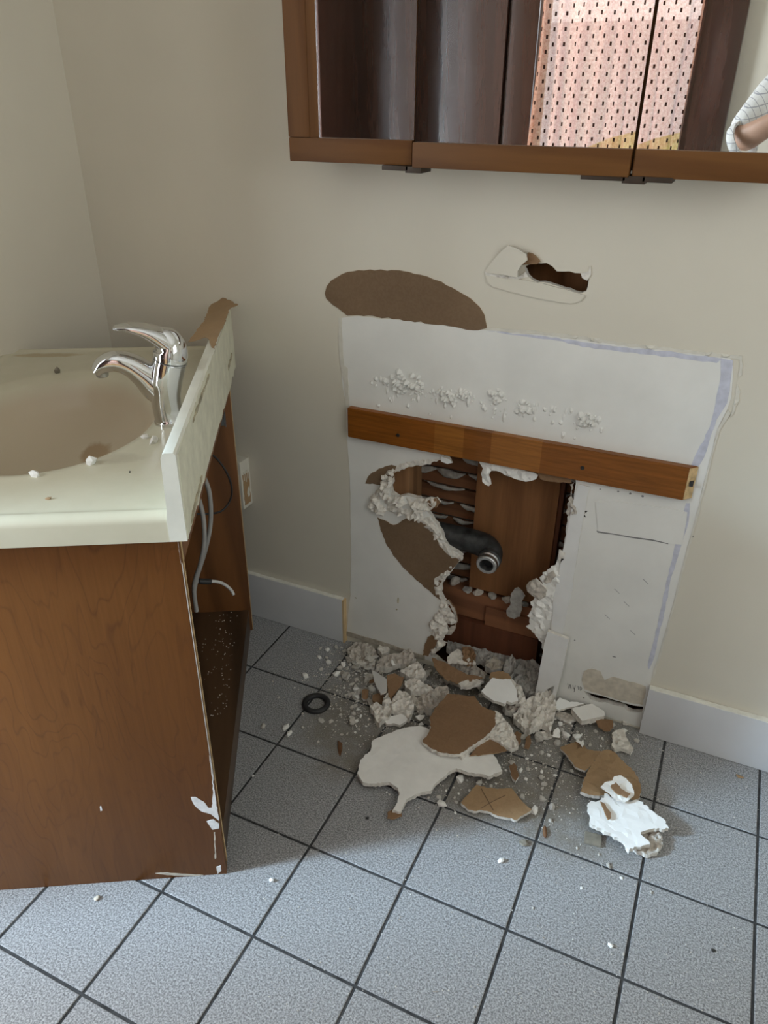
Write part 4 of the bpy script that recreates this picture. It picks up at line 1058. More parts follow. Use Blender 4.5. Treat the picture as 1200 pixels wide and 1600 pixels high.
piece('drywall_piece', [(752,1080),(760,1070),(769,1059),(780,1061),(797,1061),(803,1070),(808,1080),(809,1096),(800,1098),(792,1095),(788,1100),(782,1097),(772,1095),(757,1085)], 0.062, (-0.05, 0.35), WB, 0.009, 'bright white six-sided drywall chip on top of the heap', 'drywall', 106, amp=0.0012)
piece('plaster_chunk', [(797,1058),(806,1066),(814,1072),(819,1082),(822,1094),(814,1100),(806,1097),(806,1080),(800,1068)], 0.052, (0, 0.3), GY, 0.012, 'crumbled plaster edge right of the bright white chip', 'plaster', 107, relief=0.008, spacing=0.0055)
piece('kraft_scrap', [(764,1058),(768,1050),(780,1048),(792,1051),(799,1059),(796,1063),(780,1060),(770,1062)], 0.062, (0, 0.4), ['kraft_light', 'gypsum', 'gypsum'], 0.006, 'brown paper strip behind the bright white chip', 'paper', 108)
fb_ = piece('drywall_piece', [(720,1254),(726,1246),(733,1240),(738,1232),(745,1226),(763,1231),(780,1232),(800,1232),(806,1240),(812,1248),(822,1258),(831,1265),(820,1272),(807,1281),(795,1278),(783,1276),(768,1270),(753,1266),(740,1267),(730,1264)], 0.013, (0.02, 0.03), ['kraft_light', 'gypsum', 'gypsum'], 0.008, 'flat brown piece with two crossing creases, lying nearest the camera', 'drywall', 109, relief=0.001)
for pts_ in ([(752,1232),(762,1250),(771,1266)], [(752,1262),(770,1252),(790,1243)]):
    bm = bmesh.new()
    def _pz(a, b):
        q = onZ(a, b, 0.0135); return Vector((q.x, q.y, 0.0136 + 0.02*(q.x-fb_.location.x) + 0.03*(q.y-fb_.location.y))) - fb_.location
    sweep(bm, [_pz(a, b) for a, b in pts_], [(0.0009, 0.0004)]*3, 6, smooth_n=3)
    obj('crease', bm_mesh(bm, 'crease', ['kraft_wall']), fb_)
piece('drywall_piece', [(875,1168),(885,1164),(899,1158),(911,1161),(916,1170),(928,1173),(940,1174),(934,1182),(927,1191),(920,1200),(914,1204),(901,1199),(893,1190),(886,1180)], 0.022, (0.10, 0.05), ['kraft_light', 'gypsum', 'gypsum'], 0.006, 'pointed brown paper piece at the upper left of the right-hand heap', 'drywall', 110, relief=0.002)
piece('drywall_piece', [(940,1174),(950,1171),(960,1174),(968,1184),(980,1196),(991,1205),(998,1218),(1002,1232),(1000,1246),(990,1250),(975,1247),(944,1243),(928,1243),(914,1240),(907,1236),(911,1222),(917,1207),(927,1190)], 0.024, (0.0, 0.04), ['kraft_light', 'gypsum', 'gypsum'], 0.010, 'broad brown paper piece in the middle of the right-hand heap', 'drywall', 111, relief=0.003)
piece('drywall_piece', [(918,1256),(924,1251),(931,1253),(939,1250),(948,1239),(957,1247),(966,1251),(976,1252),(991,1250),(1000,1252),(1010,1258),(1018,1266),(1025,1272),(1038,1280),(1045,1294),(1034,1296),(1022,1294),(1010,1297),(1001,1300),(1006,1308),(1016,1319),(1004,1321),(991,1323),(983,1329),(978,1322),(974,1314),(964,1308),(954,1301),(941,1295),(930,1290),(922,1286),(925,1276),(920,1266)], 0.030, (0.0, 0.05), WB, 0.010, 'ragged bright white piece at the near end of the right-hand heap', 'drywall', 112, relief=0.0010, amp=0.003)
piece('plaster_chunk', [(1000,1299),(1012,1297),(1030,1296),(1034,1306),(1036,1318),(1028,1331),(1012,1335),(996,1330),(990,1324),(1014,1320)], 0.014, (0, 0), ['gypsum_dusty', 'gypsum', 'kraft'], 0.012, 'pinkish plaster chunk under the ragged bright white piece', 'plaster', 113, relief=0.006, spacing=0.0055)
piece('torn_paper', [(939,1228),(945,1222),(957,1220),(960,1213),(971,1211),(980,1218),(988,1227),(991,1242),(984,1248),(977,1253),(967,1250),(957,1244),(948,1235)], 0.046, (0.05, 0.25), ['white_face', 'gypsum', 'kraft'], 0.004, 'curled white paper on top of the broad brown piece', 'paper', 114, relief=0.0035, rs=30)
piece('kraft_scrap', [(954,1228),(962,1222),(970,1232),(980,1238),(985,1240),(980,1246),(972,1242),(962,1238)], 0.054, (0.0, 0.2), KP, 0.003, 'little brown strip lying on the curled white paper', 'paper', 115)
piece('kraft_scrap', [(938,1252),(945,1256),(948,1262),(955,1270),(955,1278),(950,1280),(945,1270),(941,1260)], 0.036, (0, 0), KP, 0.003, 'brown tear across the ragged bright white piece', 'paper', 116)
piece('torn_paper', [(899,1158),(903,1155),(908,1159),(911,1155),(913,1163),(910,1168),(906,1162)], 0.032, (0, 0), ['white_face', 'kraft', 'kraft'], 0.003, 'small white curl on the tip of the pointed brown piece', 'paper', 117, amp=0.001)
piece('drywall_piece', [(956,1146),(962,1140),(975,1139),(978,1150),(984,1160),(990,1170),(986,1175),(976,1171),(966,1170),(960,1172),(956,1164),(958,1154)], 0.014, (0.0, 0.03), GY, 0.010, 'ragged off-white chunk alone between heap and baseboard', 'drywall', 118, relief=0.006, spacing=0.008)
piece('drywall_piece', [(866,1108),(869,1098),(874,1090),(882,1093),(890,1097),(902,1097),(912,1100),(898,1104),(884,1106),(874,1110)], 0.028, (0.0, 0.35), WB, 0.006, 'curved white flake leaning at the foot of the bare wall', 'drywall', 119, curl=1.0)
piece('drywall_piece', [(893,1107),(908,1103),(925,1099),(933,1104),(944,1111),(945,1118),(930,1122),(909,1126),(902,1118)], 0.030, (0.0, 0.10), WF, 0.016, 'thick white block of drywall at the foot of the bare wall', 'drywall', 120, amp=0.001)
piece('kraft_scrap', [(930,1126),(940,1124),(957,1126),(958,1136),(953,1142),(944,1142),(936,1136)], 0.018, (0.1, 0.3), KP, 0.003, 'brown curled scrap beside the thick white block', 'paper', 121, curl=3.0)
piece('plaster_chunk', [(973,1123),(980,1122),(991,1127),(980,1130),(974,1129)], 0.010, (0, 0), GY, 0.008, 'small white flake at the end of the right baseboard', 'plaster', 122)
piece('plaster_chunk', [(870,1112),(880,1112),(893,1116),(902,1122),(890,1126),(876,1122),(868,1118)], 0.012, (0, 0), GD, 0.010, 'dusty chunk left of the thick white block', 'plaster', 123, relief=0.005, spacing=0.0055)
piece('plaster_chunk', [(822,1094),(832,1086),(845,1078),(860,1078),(866,1086),(869,1098),(868,1112),(864,1128),(860,1142),(855,1135),(848,1130),(838,1136),(828,1142),(818,1134),(806,1124),(802,1114),(810,1108),(816,1101)], 0.034, (0.0, 0.18), GY, 0.018, 'big crumbly plaster lump below the hanging drywall strip', 'plaster', 124, relief=0.016, spacing=0.0055, rs=45)
piece('plaster_chunk', [(838,1146),(846,1142),(856,1143),(864,1148),(856,1152),(846,1153),(839,1155),(836,1150)], 0.010, (0, 0), GY, 0.009, 'jagged white crumb in front of the big plaster lump', 'plaster', 125, relief=0.005, spacing=0.0055)
# left-hand rubble
piece('drywall_piece', [(581,1047),(590,1051),(604,1061),(605,1070),(604,1080),(595,1084),(590,1076),(585,1065)], 0.040, (0.6, 0.3), WB, 0.005, 'white sail-shaped flake standing in the left rubble', 'drywall', 131, amp=0.0008)
piece('kraft_scrap', [(604,1055),(616,1052),(631,1058),(628,1068),(622,1076),(615,1086),(611,1095),(606,1086),(605,1070)], 0.036, (-0.3, 0.3), KP, 0.004, 'brown paper scrap behind the sail-shaped flake', 'paper', 132, relief=0.003)
piece('plaster_chunk', [(578,1102),(583,1097),(590,1097),(598,1102),(599,1088),(606,1083),(610,1094),(613,1106),(609,1118),(600,1122),(593,1130),(587,1122),(584,1112)], 0.026, (0.0, 0.1), GY, 0.018, 'knobbly plaster chunk at the near left of the left rubble', 'plaster', 133, relief=0.014, spacing=0.0055, rs=60)
piece('plaster_chunk', [(611,1098),(616,1088),(623,1078),(632,1080),(640,1084),(645,1094),(647,1103),(643,1114),(640,1121),(632,1113),(620,1110),(613,1108)], 0.032, (0.0, 0.22), GY, 0.016, 'cracked plaster chunk in the middle of the left rubble', 'plaster', 134, relief=0.010, spacing=0.0055, rs=55)
piece('drywall_piece', [(601,1126),(608,1120),(616,1118),(626,1115),(640,1121),(634,1127),(625,1133),(614,1130),(604,1131)], 0.014, (0.0, 0.2), WF, 0.009, 'white-faced tongue below the cracked plaster chunk', 'drywall', 135, amp=0.0012)
piece('plaster_chunk', [(632,1064),(642,1060),(653,1061),(664,1067),(677,1075),(668,1080),(656,1080),(642,1079),(633,1072)], 0.034, (0, 0.1), GY, 0.018, 'broad plaster chunk left of the large brown piece', 'plaster', 136, relief=0.010, spacing=0.0055, rs=55)
piece('plaster_chunk', [(625,1048),(634,1042),(643,1038),(652,1033),(660,1042),(666,1051),(661,1059),(648,1058),(634,1055)], 0.034, (0, 0.1), GY, 0.020, 'plaster chunk near the left corner of the wall hole', 'plaster', 137, relief=0.010, spacing=0.0055, rs=55)
piece('plaster_chunk', [(587,1040),(592,1032),(598,1025),(612,1021),(626,1019),(634,1015),(641,1012),(646,1020),(650,1029),(643,1033),(635,1040),(626,1036),(615,1037),(604,1043)], 0.028, (0, 0.1), GD, 0.020, 'long dusty plaster chunk along the foot of the wall', 'plaster', 138, relief=0.012, spacing=0.0055, rs=55)
piece('plaster_chunk', [(590,1013),(594,1006),(602,1008),(609,1013),(606,1019),(597,1021)], 0.022, (0, 0), GY, 0.018, 'small block of plaster against the wall foot', 'plaster', 139, relief=0.006, spacing=0.0055)
piece('plaster_chunk', [(542,1016),(548,1008),(558,1001),(570,1003),(584,1010),(589,1022),(582,1032),(570,1034),(556,1032),(546,1026)], 0.016, (0, 0.08), GD, 0.014, 'heap of dusty plaster beside the left baseboard end', 'plaster', 140, relief=0.012, spacing=0.0055, rs=60)
piece('plaster_chunk', [(556,1036),(564,1030),(572,1030),(572,1036),(566,1038)], 0.012, (0, 0), GY, 0.010, 'pale angular chip in front of the dusty heap', 'plaster', 141, relief=0.004)
piece('plaster_chunk', [(574,1034),(580,1029),(587,1031),(586,1038),(577,1039)], 0.012, (0, 0), GY, 0.010, 'square pale chip right of the angular chip', 'plaster', 142, relief=0.004)
piece('plaster_chunk', [(640,1082),(652,1080),(664,1083),(672,1092),(668,1104),(656,1110),(648,1102)], 0.018, (0, 0), GD, 0.016, 'dusty chunk between the left rubble and the large brown piece', 'plaster', 143, relief=0.010, spacing=0.0055)
piece('kraft_scrap', [(582,1086),(592,1083),(600,1086),(598,1098),(588,1098),(582,1094)], 0.016, (0, 0), KP, 0.006, 'dark brown scrap under the sail-shaped flake', 'paper', 144)
piece('kraft_scrap', [(675,1027),(688,1032),(700,1037),(714,1045),(728,1053),(741,1055),(754,1058),(738,1064),(717,1068),(706,1064),(696,1060),(686,1050),(678,1040)], 0.058, (-0.1, 0.30), ['kraft', 'kraft_light', 'gypsum'], 0.004, 'long curved brown paper lying in the foot of the hole', 'paper', 145, relief=0.003)
piece('torn_paper', [(699,1026),(706,1019),(716,1014),(724,1021),(738,1030),(744,1036),(728,1036),(712,1034),(700,1034)], 0.075, (0, 0.2), ['gypsum', 'gypsum', 'gypsum'], 0.006, 'pale torn flake behind the curved brown paper', 'paper', 146, relief=0.004)
piece('drywall_piece', [(716,1068),(730,1062),(745,1061),(756,1064),(748,1070),(732,1074),(720,1074)], 0.052, (0, 0.1), GY, 0.007, 'narrow white-edged slab in front of the curved brown paper', 'drywall', 147, relief=0.003)
piece('plaster_chunk', [(660,1085),(672,1078),(686,1072),(700,1072),(702,1084),(690,1094),(678,1106),(668,1108),(660,1098)], 0.030, (0, 0.1), GD, 0.024, 'dusty pinkish lump behind the large brown piece', 'plaster', 148, relief=0.010, spacing=0.0055)
piece('plaster_chunk', [(808,1098),(816,1102),(806,1110),(800,1112),(790,1108),(786,1102),(796,1098)], 0.026, (0, 0), GD, 0.020, 'dark dusty lump below the bright white chip', 'plaster', 149, relief=0.008, spacing=0.0055)
piece('kraft_scrap', [(802,1148),(808,1142),(815,1146),(813,1160),(806,1168),(804,1158)], 0.014, (0.2, 0.2), KP, 0.003, 'small brown triangle right of the crumbly plaster edge', 'paper', 150)
piece('kraft_scrap', [(822,1152),(828,1148),(830,1160),(826,1170),(819,1168)], 0.010, (0.2, 0), KP, 0.003, 'upright brown sliver in front of the plaster lumps', 'paper', 151)
piece('drywall_piece', [(795,1198),(803,1192),(808,1200),(811,1212),(806,1221),(800,1214)], 0.014, (0.3, 0), ['kraft', 'white_bright', 'gypsum'], 0.007, 'small leaf-shaped chip with a white edge', 'drywall', 152)
# debris lying inside the wall cavity and on the blocking
cav = [('grey torn flake standing at the right in the hole', [(790,1030),(800,1022),(806,1034),(802,1052),(792,1060),(786,1046)], 0.07, (0.2, 0.6), ['grey_plaster']*3),
       ('grey leaf-shaped flake at the right side inside the hole', [(820,1036),(832,1030),(844,1040),(838,1066),(830,1072),(824,1056)], 0.06, (0.2, 0.6), ['grey_plaster']*3),
       ('reddish dark lump in the middle of the hole foot', [(760,1030),(775,1026),(788,1034),(784,1044),(768,1046),(758,1040)], 0.062, (0, 0.3), ['dust', 'grey_plaster', 'grey_plaster']),
       ('long grey rubble ridge behind the hole foot', [(700,1000),(730,1008),(770,1018),(800,1026),(840,1034),(846,1050),(800,1044),(760,1034),(720,1022),(698,1012)], 0.062, (0, 0.2), ['grey_plaster']*3),
       ('brown paper lump at the left inside the hole', [(722,1010),(736,1010),(744,1022),(738,1034),(724,1030)], 0.085, (0, 0.3), ['kraft', 'kraft', 'gypsum']),
       ('grey rubble filling the right foot of the hole', [(800,1050),(822,1046),(846,1056),(846,1082),(826,1084),(806,1070)], 0.040, (0, 0.2), ['grey_plaster']*3),
       ('dusty rubble filling the left foot of the hole', [(690,1040),(710,1030),(740,1036),(760,1050),(756,1062),(720,1066),(694,1056)], 0.036, (0, 0.1), ['gypsum_dusty']*3)]
for k, (lab, px, h, tl, m) in enumerate(cav):
    piece('plaster_chunk', px, h, tl, m, 0.018, lab, 'plaster', 160+k, relief=0.012, spacing=0.0055, rs=50)
rr = random.Random(77)
for k in range(9):     # crumbs resting on the blocking boards inside the wall
    x = -0.565 + k*0.036 + rr.uniform(-.006, .006)
    o = obj('plaster_crumb', chunk_mesh('plaster_crumb', rr.uniform(.010, .018), rr.uniform(.010, .014), rr.uniform(.008, .016), 200+k, ['grey_plaster' if k % 2 else 'gypsum_dusty']), None, (x, 0.078 if x < -0.46 else 0.0615, 0.2152 if x < -0.46 else 0.2150))
    o.rotation_euler = (0, 0, rr.random()*6)
    tag(o, 'small dusty plaster crumb on the blocking board inside the hole', 'crumb', 'plaster crumbs on the blocking board')
def standing(name, px, y, lean, mats, th, label, seed, relief=0.0):
    ol = jag(wxz(px, y), 0.008, 0.0022, seed)
    zb = min(z for x, z in ol)
    f = lambda a, b, h: (a, y-h-lean*(b-zb), b)
    o = plate(name, ol, f, mats, top=lambda a, b, e: th+(0 if e else relief*abs(fb(a, b, 50, seed))), bottom=0.0, spacing=0.008 if relief else 0, seed=seed, loc=(ol[0][0], y, zb))
    return o
o = standing('torn_paper', [(800,925),(806,916),(812,914),(818,920),(822,928),(816,938),(817,950),(813,962),(804,966),(794,962),(792,952),(798,944)], 0.03, 0.1, ['grey_plaster', 'gypsum'], 0.003, '', 301); o.parent = wall
o['label'] = 'grey tongue of torn paper hanging in the hole'
o = standing('plaster_lump', [(823,914),(832,906),(838,903),(846,910),(856,920),(854,930),(844,936),(832,928),(825,922)], 0.0, 0.0, ['gypsum_dusty', 'gypsum'], 0.006, '', 302, 0.012); o.parent = wall
o = standing('plaster_lump', [(850,905),(858,894),(866,890),(870,898),(862,908),(854,910)], 0.0, 0.0, ['gypsum_dusty', 'gypsum'], 0.006, '', 303, 0.012); o.parent = wall
o = standing('torn_paper', [(692,940),(702,942),(710,955),(713,968),(712,975),(702,980),(696,985),(698,990),(706,990),(713,980),(716,966),(711,948),(702,936)], 0.01, 0.0, ['gypsum_dusty', 'kraft'], 0.005, '', 304, 0.006); o.parent = wall
o = standing('torn_paper', [(684,776),(690,784),(683,792),(672,790),(668,782),(676,778)], 0.004, 0.0, ['kraft', 'gypsum'], 0.005, '', 305); o.parent = wall
o = standing('torn_paper', [(874,858),(884,862),(882,872),(876,880),(872,870)], 0.0, 0.0, ['gypsum', 'gypsum'], 0.004, '', 306, 0.006); o.parent = wall
# creases on the flat brown piece, proud folds
# angular shards of plaster lying in and around the heaps
def shard_mesh(seed, mats):
    r_ = random.Random(seed); n_ = r_.randint(5, 8)
    pl = [(math.cos(2*PI*k/n_+r_.uniform(-.3, .3))*r_.uniform(.6, 1.05), math.sin(2*PI*k/n_+r_.uniform(-.3, .3))*r_.uniform(.4, .8)) for k in range(n_)]
    o = plate('plaster_shard', jag(pl, 0.28, 0.07, seed), lambda a, b, h: (a, b, h), mats, top=lambda a, b, e: 0.42+0.25*fb(a, b, 2.2, seed), bottom=lambda a, b, e: 0.05+0.1*fb(a, b, 2.0, seed+3), spacing=0.34, seed=seed)
    me = o.data; bpy.data.objects.remove(o); return me
shards = [shard_mesh(500+k, m) for k, m in enumerate([GY, GY, GD, WF, GD, GY, KR, GY, GD, ['gypsum', 'gypsum', 'kraft']])]
rs_ = random.Random(33); spts = []
for cx, cy_, sx, sy, n, zz in [(610, 1060, 40, 30, 90, 0.026), (565, 1025, 22, 14, 44, 0.010), (660, 1080, 20, 20, 26, 0.030), (735, 1075, 40, 14, 14, 0.045), (830, 1120, 24, 16, 16, 0.020), (900, 1118, 30, 10, 8, 0.012), (765, 1190, 30, 12, 6, 0.004), (640, 1045, 26, 14, 14, 0.034)]:
    for k in range(n):
        px, py = rs_.gauss(cx, sx), rs_.gauss(cy_, sy); z = rs_.random()*zz
        p = onZ(px, py, z)
        if p.y > -0.02 or p.x < -0.75 or p.x > 0.0: continue
        r = rs_.uniform(0.008, 0.021)
        if any((p.x-a)**2+(p.y-b)**2 < (0.55*(r+q))**2 for a, b, q in spts): continue
        hit = [q for q in OUTL if inside((p.x, p.y), q)]
        if hit and rs_.random() < 0.55: continue
        if not hit: z *= 0.3
        spts.append((p.x, p.y, r))
        o = obj('plaster_shard', shards[rs_.randrange(10)], None, (p.x, p.y, z)); o.scale = (r, r, r*0.8)
        o.rotation_euler = (rs_.uniform(-.5, .5), rs_.uniform(-.5, .5), rs_.random()*6.28)
        tag(o, 'angular broken plaster shard lying among the larger rubble pieces', 'shard', 'plaster shards in the rubble heaps')
# small plaster chips, each its own thing
chips = [chunk_mesh('plaster_chip', 1, 0.72, 0.55, 400+k, ['gypsum' if k % 3 else 'white_face'], 1) for k in range(9)]
rc_ = random.Random(15); placed = 0; pts = []
zones = [(610, 1060, 55, 45, 46), (560, 1040, 26, 26, 30), (560, 1090, 22, 26, 20), (700, 1090, 70, 30, 14), (830, 1160, 34, 30, 34), (700, 1235, 46, 18, 16), (790, 1215, 40, 22, 14), (850, 1240, 30, 34, 10), (960, 1130, 40, 20, 14), (880, 1140, 22, 16, 12), (960, 1290, 60, 50, 8), (450, 1130, 60, 60, 10), (900, 1400, 180, 120, 6)]
for cx, cy, sx, sy, n in zones:
    tries = 0; got = 0
    while got < n and tries < n*14:
        tries += 1
        px, py = rc_.gauss(cx, sx), rc_.gauss(cy, sy)
        p = onZ(px, py, 0)
        if p.y > -0.012 or not (390 < px < 1190) or p.x < -0.95: continue
        if p.y > -0.03 and (p.x < -0.75 or p.x > -0.01): continue
        L = toloc(p)
        if -0.55 < L.x < 0.02 and -0.03 < L.y < 0.82: continue
        if any(inside((p.x, p.y), q) for q in OUTL) or any((p.x-a)**2+(p.y-b)**2 < (r0+0.006)**2 for a, b, r0 in pts): continue
        r = min(0.013, 0.0028 + rc_.expovariate(1/0.0035))
        pts.append((p.x, p.y, r)); got += 1
        o = obj('plaster_chip', chips[rc_.randrange(9)], None, (p.x, p.y, 0.0))
        o.scale = (r, r, r*rc_.uniform(0.8, 1.5)); o.rotation_euler = (0, 0, rc_.random()*6.28)
        tag(o, 'small off-white plaster chip scattered loose on the floor tiles', 'chip', 'loose plaster chips on the tiles')
# fine crumbs and dust grains: nobody could count them
bm = bmesh.new(); rg = random.Random(21)
tet = [Vector((1, 0, 0)), Vector((-.5, .87, 0)), Vector((-.5, -.87, 0)), Vector((0, 0, 1.1))]
def grain(x, y, r, a, mi):
    vs = [bm.verts.new((x + (t.x*math.cos(a)-t.y*math.sin(a))*r, y + (t.x*math.sin(a)+t.y*math.cos(a))*r, 0.0004 + t.z*r*0.8)) for t in tet]
    for f in ((0, 1, 3), (1, 2, 3), (2, 0, 3), (0, 2, 1)):
        q = bm.faces.new([vs[i] for i in f]); q.material_index = mi
for k in range(5200):
    u = rg.random()
    if u < 0.45: px, py = rg.gauss(610, 60), rg.gauss(1065, 45)
    elif u < 0.75: px, py = rg.gauss(800, 90), rg.gauss(1160, 55)
    elif u < 0.88: px, py = rg.gauss(950, 70), rg.gauss(1190, 70)
    else: px, py = rg.uniform(380, 1190), rg.uniform(1000, 1590)
    p = onZ(px, py, 0)
    if p.y > -0.004 or p.y < -1.25: continue
    L = toloc(p)
    if -0.55 < L.x < 0.005 and -0.03 < L.y < 0.82: continue
    grain(p.x, p.y, rg.uniform(0.0006, 0.0019) * (1.5 if u < 0.6 else 1), rg.random()*6, 0 if rg.random() < 0.8 else 1)
o = obj('plaster_crumbs', bm_mesh(bm, 'plaster_crumbs', ['gypsum', 'gypsum_dusty']))
tag(o, 'fine plaster crumbs and dust strewn over the tiles', 'crumbs', kind='stuff')

# odd bits on the floor
p = onZ(494, 1101, 0)
bm = bmesh.new(); lathe(bm, [(0.0215, 0.0), (0.0325, 0.0), (0.0345, 0.003), (0.0335, 0.007), (0.030, 0.009), (0.024, 0.009), (0.021, 0.006), (0.0205, 0.002)], 48)
bmesh.ops.recalc_face_normals(bm, faces=bm.faces)
tag(obj('rubber_washer', bm_mesh(bm, 'rubber_washer', ['rubber_black'], 50), None, (p.x, p.y, 0.0004)), 'black rubber ring washer lying on the tiles', 'washer')
p = onZ(926, 1311, 0.004)
bm = bmesh.new(); add_box(bm, -0.0165, 0.0165, -0.0135, 0.0135, 0.0, 0.006, 0, 0.0015)
o = obj('mosaic_square', bm_mesh(bm, 'mosaic_square', ['grey_stone'], 40), None, (p.x, p.y, 0.0004)); o.rotation_euler = (0, 0, 0.12); tag(o, 'small square grey-brown tab near the ragged white piece', 'tab')
p = onZ(818, 1318, 0)
o = obj('grey_pebble', chunk_mesh('grey_pebble', .010, .008, .006, 91, ['grey_stone']), None, (p.x, p.y, 0.0002)); tag(o, 'flat grey lump lying on a tile joint', 'lump')
p = onZ(851, 1301, 0)
o = obj('wood_splinter', chunk_mesh('wood_splinter', .005, .015, .005, 92, ['splinter_wood']), None, (p.x, p.y, 0.0002)); o.rotation_euler = (0, 0, 0.25); tag(o, 'short brown wood splinter beside the grey lump', 'splinter')
p = onZ(531, 1168, 0)
o = obj('wood_splinter', chunk_mesh('wood_splinter', .007, .030, .006, 93, ['splinter_wood']), None, (p.x, p.y, 0.0002)); o.rotation_euler = (0, 0, 0.55); tag(o, 'longer dark wood splinter left of the largest white piece', 'splinter')
p = onZ(1155, 1214, 0)
o = obj('kraft_scrap', chunk_mesh('kraft_scrap', .010, .006, .003, 94, ['kraft_light']), None, (p.x, p.y, 0.0002)); tag(o, 'tiny brown paper scrap alone on the far right tile', 'paper')
p = onZ(425, 1376, 0)
o = obj('plaster_pebble', chunk_mesh('plaster_pebble', .006, .005, .006, 95, ['white_bright']), None, (p.x, p.y, 0.0002)); tag(o, 'white pebble of plaster on the tile in front of the vanity corner', 'chip')
p = onZ(152, 1404, 0)
o = obj('plaster_pebble', chunk_mesh('plaster_pebble', .006, .006, .004, 96, ['peeled_beige']), None, (p.x, p.y, 0.0002)); tag(o, 'beige crumb on the tile in front of the vanity panel', 'chip')
p = onZ(1115, 1486, 0)
o = obj('black_speck', chunk_mesh('black_speck', .0045, .004, .002, 97, ['dark_speck']), None, (p.x, p.y, 0.0002)); tag(o, 'round black speck on the lower right tile', 'speck')
p = onZ(574, 1279, 0)
o = obj('black_speck', chunk_mesh('black_speck', .004, .003, .003, 98, ['dark_speck']), None, (p.x, p.y, 0.0002)); tag(o, 'black speck below the tail of the largest white piece', 'speck')

# ------------------------------------------------------------------ curtain (seen in the mirror)
bm = bmesh.new(); nx, nz = 120, 40
cz0, cz1 = 0.34, 2.10; cx0, cx1 = -0.855, -0.415
def cy(i, j):
    u = i/nx; s = 0.012*math.sin(u*40) + 0.009*math.sin(u*17+1.0+0.3*j/nz) + 0.006*math.sin(u*75)
    return YB + 0.040 + 1.5*s*(0.5+0.5*(1-j/nz)*0.6)
gr = [[bm.verts.new((cx0+(cx1-cx0)*i/nx + 0.006*math.sin(j*0.3+i*0.1) + 0.035*(1-j/nz)*(i/nx-0.5), max(YB-0.02, cy(i, j)), cz0+(cz1-cz0)*j/nz)) for j in range(nz+1)] for i in range(nx+1)]
for i in range(nx):
    for j in range(nz): bm.faces.new((gr[i][j], gr[i+1][j], gr[i+1][j+1], gr[i][j+1]))
me = bm_mesh(bm, 'curtain_cloth', ['curtain_cloth'], 180)
cu = empty('curtain', ((cx0+cx1)/2, YB, 0)); tag(cu, 'salmon pink patterned curtain, backlit, seen in the mirror', 'curtain')
o = obj('cloth', me, cu, (-(cx0+cx1)/2, -YB, 0))
tube('curtain_rod', [(-0.28, 0.03, 2.105), (0, 0.03, 2.105), (0.28, 0.03, 2.105)], 0.008, ['worn_metal'], cu)

# ------------------------------------------------------------------ the person taking the picture (seen in the mirror)
def skin(name, nodes, edges, mat, parent=None, root=0, sub=2, loc=Vector((0, 0, 0))):
    me = bpy.data.meshes.new(name); me.from_pydata([Vector(n[:3])-loc for n in nodes], edges, [])
    o = obj(name, me, parent)
    m = o.modifiers.new('skin', 'SKIN'); m.use_smooth_shade = True
    sv = me.skin_vertices[0].data
    for k, n in enumerate(nodes):
        sv[k].radius = (n[3], n[4] if len(n) > 4 else n[3]); sv[k].use_root = (k == root)
    s = o.modifiers.new('sub', 'SUBSURF'); s.levels = sub; s.render_levels = sub
    dg = bpy.context.evaluated_depsgraph_get()
    ev = o.evaluated_get(dg); nm = bpy.data.meshes.new_from_object(ev)
    o.modifiers.clear(); o.data = nm; nm.materials.clear(); nm.materials.append(MATS[mat])
    for p in nm.polygons: p.use_smooth = True
    bpy.data.meshes.remove(me)
    return o
BX, BY = 0.10, -1.76
pe = empty('person', (BX, BY, 0)); tag(pe, 'person in a rolled-up plaid shirt holding a phone, seen in the mirror', 'person')
o0 = Vector((BX, BY, 0))
SHL, SHR = (BX-0.165, BY+0.03, 1.36), (BX+0.165, BY+0.03, 1.36)
ELL, ELR = (-0.163, -1.545, 1.172), (0.36, -1.56, 1.15)
WRL, WRR = (-0.055, -1.475, 1.245), (0.10, -1.475, 1.235)
body = [(BX, BY, 0.95, .13, .10), (BX, BY, 1.12, .12, .095), (BX, BY+0.01, 1.28, .135, .10), (BX, BY+0.01, 1.40, .07, .065), (BX, BY+0.02, 1.47, .052, .052), (BX, BY+0.045, 1.55, .07, .085), (BX, BY+0.05, 1.64, .072, .09), (BX, BY+0.045, 1.70, .045, .06),
        (*SHL, .055), (*ELL, .045), (*WRL, .028), (*SHR, .055), (*ELR, .045), (*WRR, .028),
        (BX-0.09, BY, 0.86, .085), (BX-0.10, BY+0.01, 0.48, .055), (BX-0.10, BY-0.01, 0.09, .038), (BX-0.10, BY+0.13, 0.035, .032),
        (BX+0.09, BY, 0.86, .085), (BX+0.10, BY+0.01, 0.48, .055), (BX+0.10, BY-0.01, 0.09, .038), (BX+0.10, BY+0.13, 0.035, .032),
        (BX, BY+0.145, 1.585, .012)]
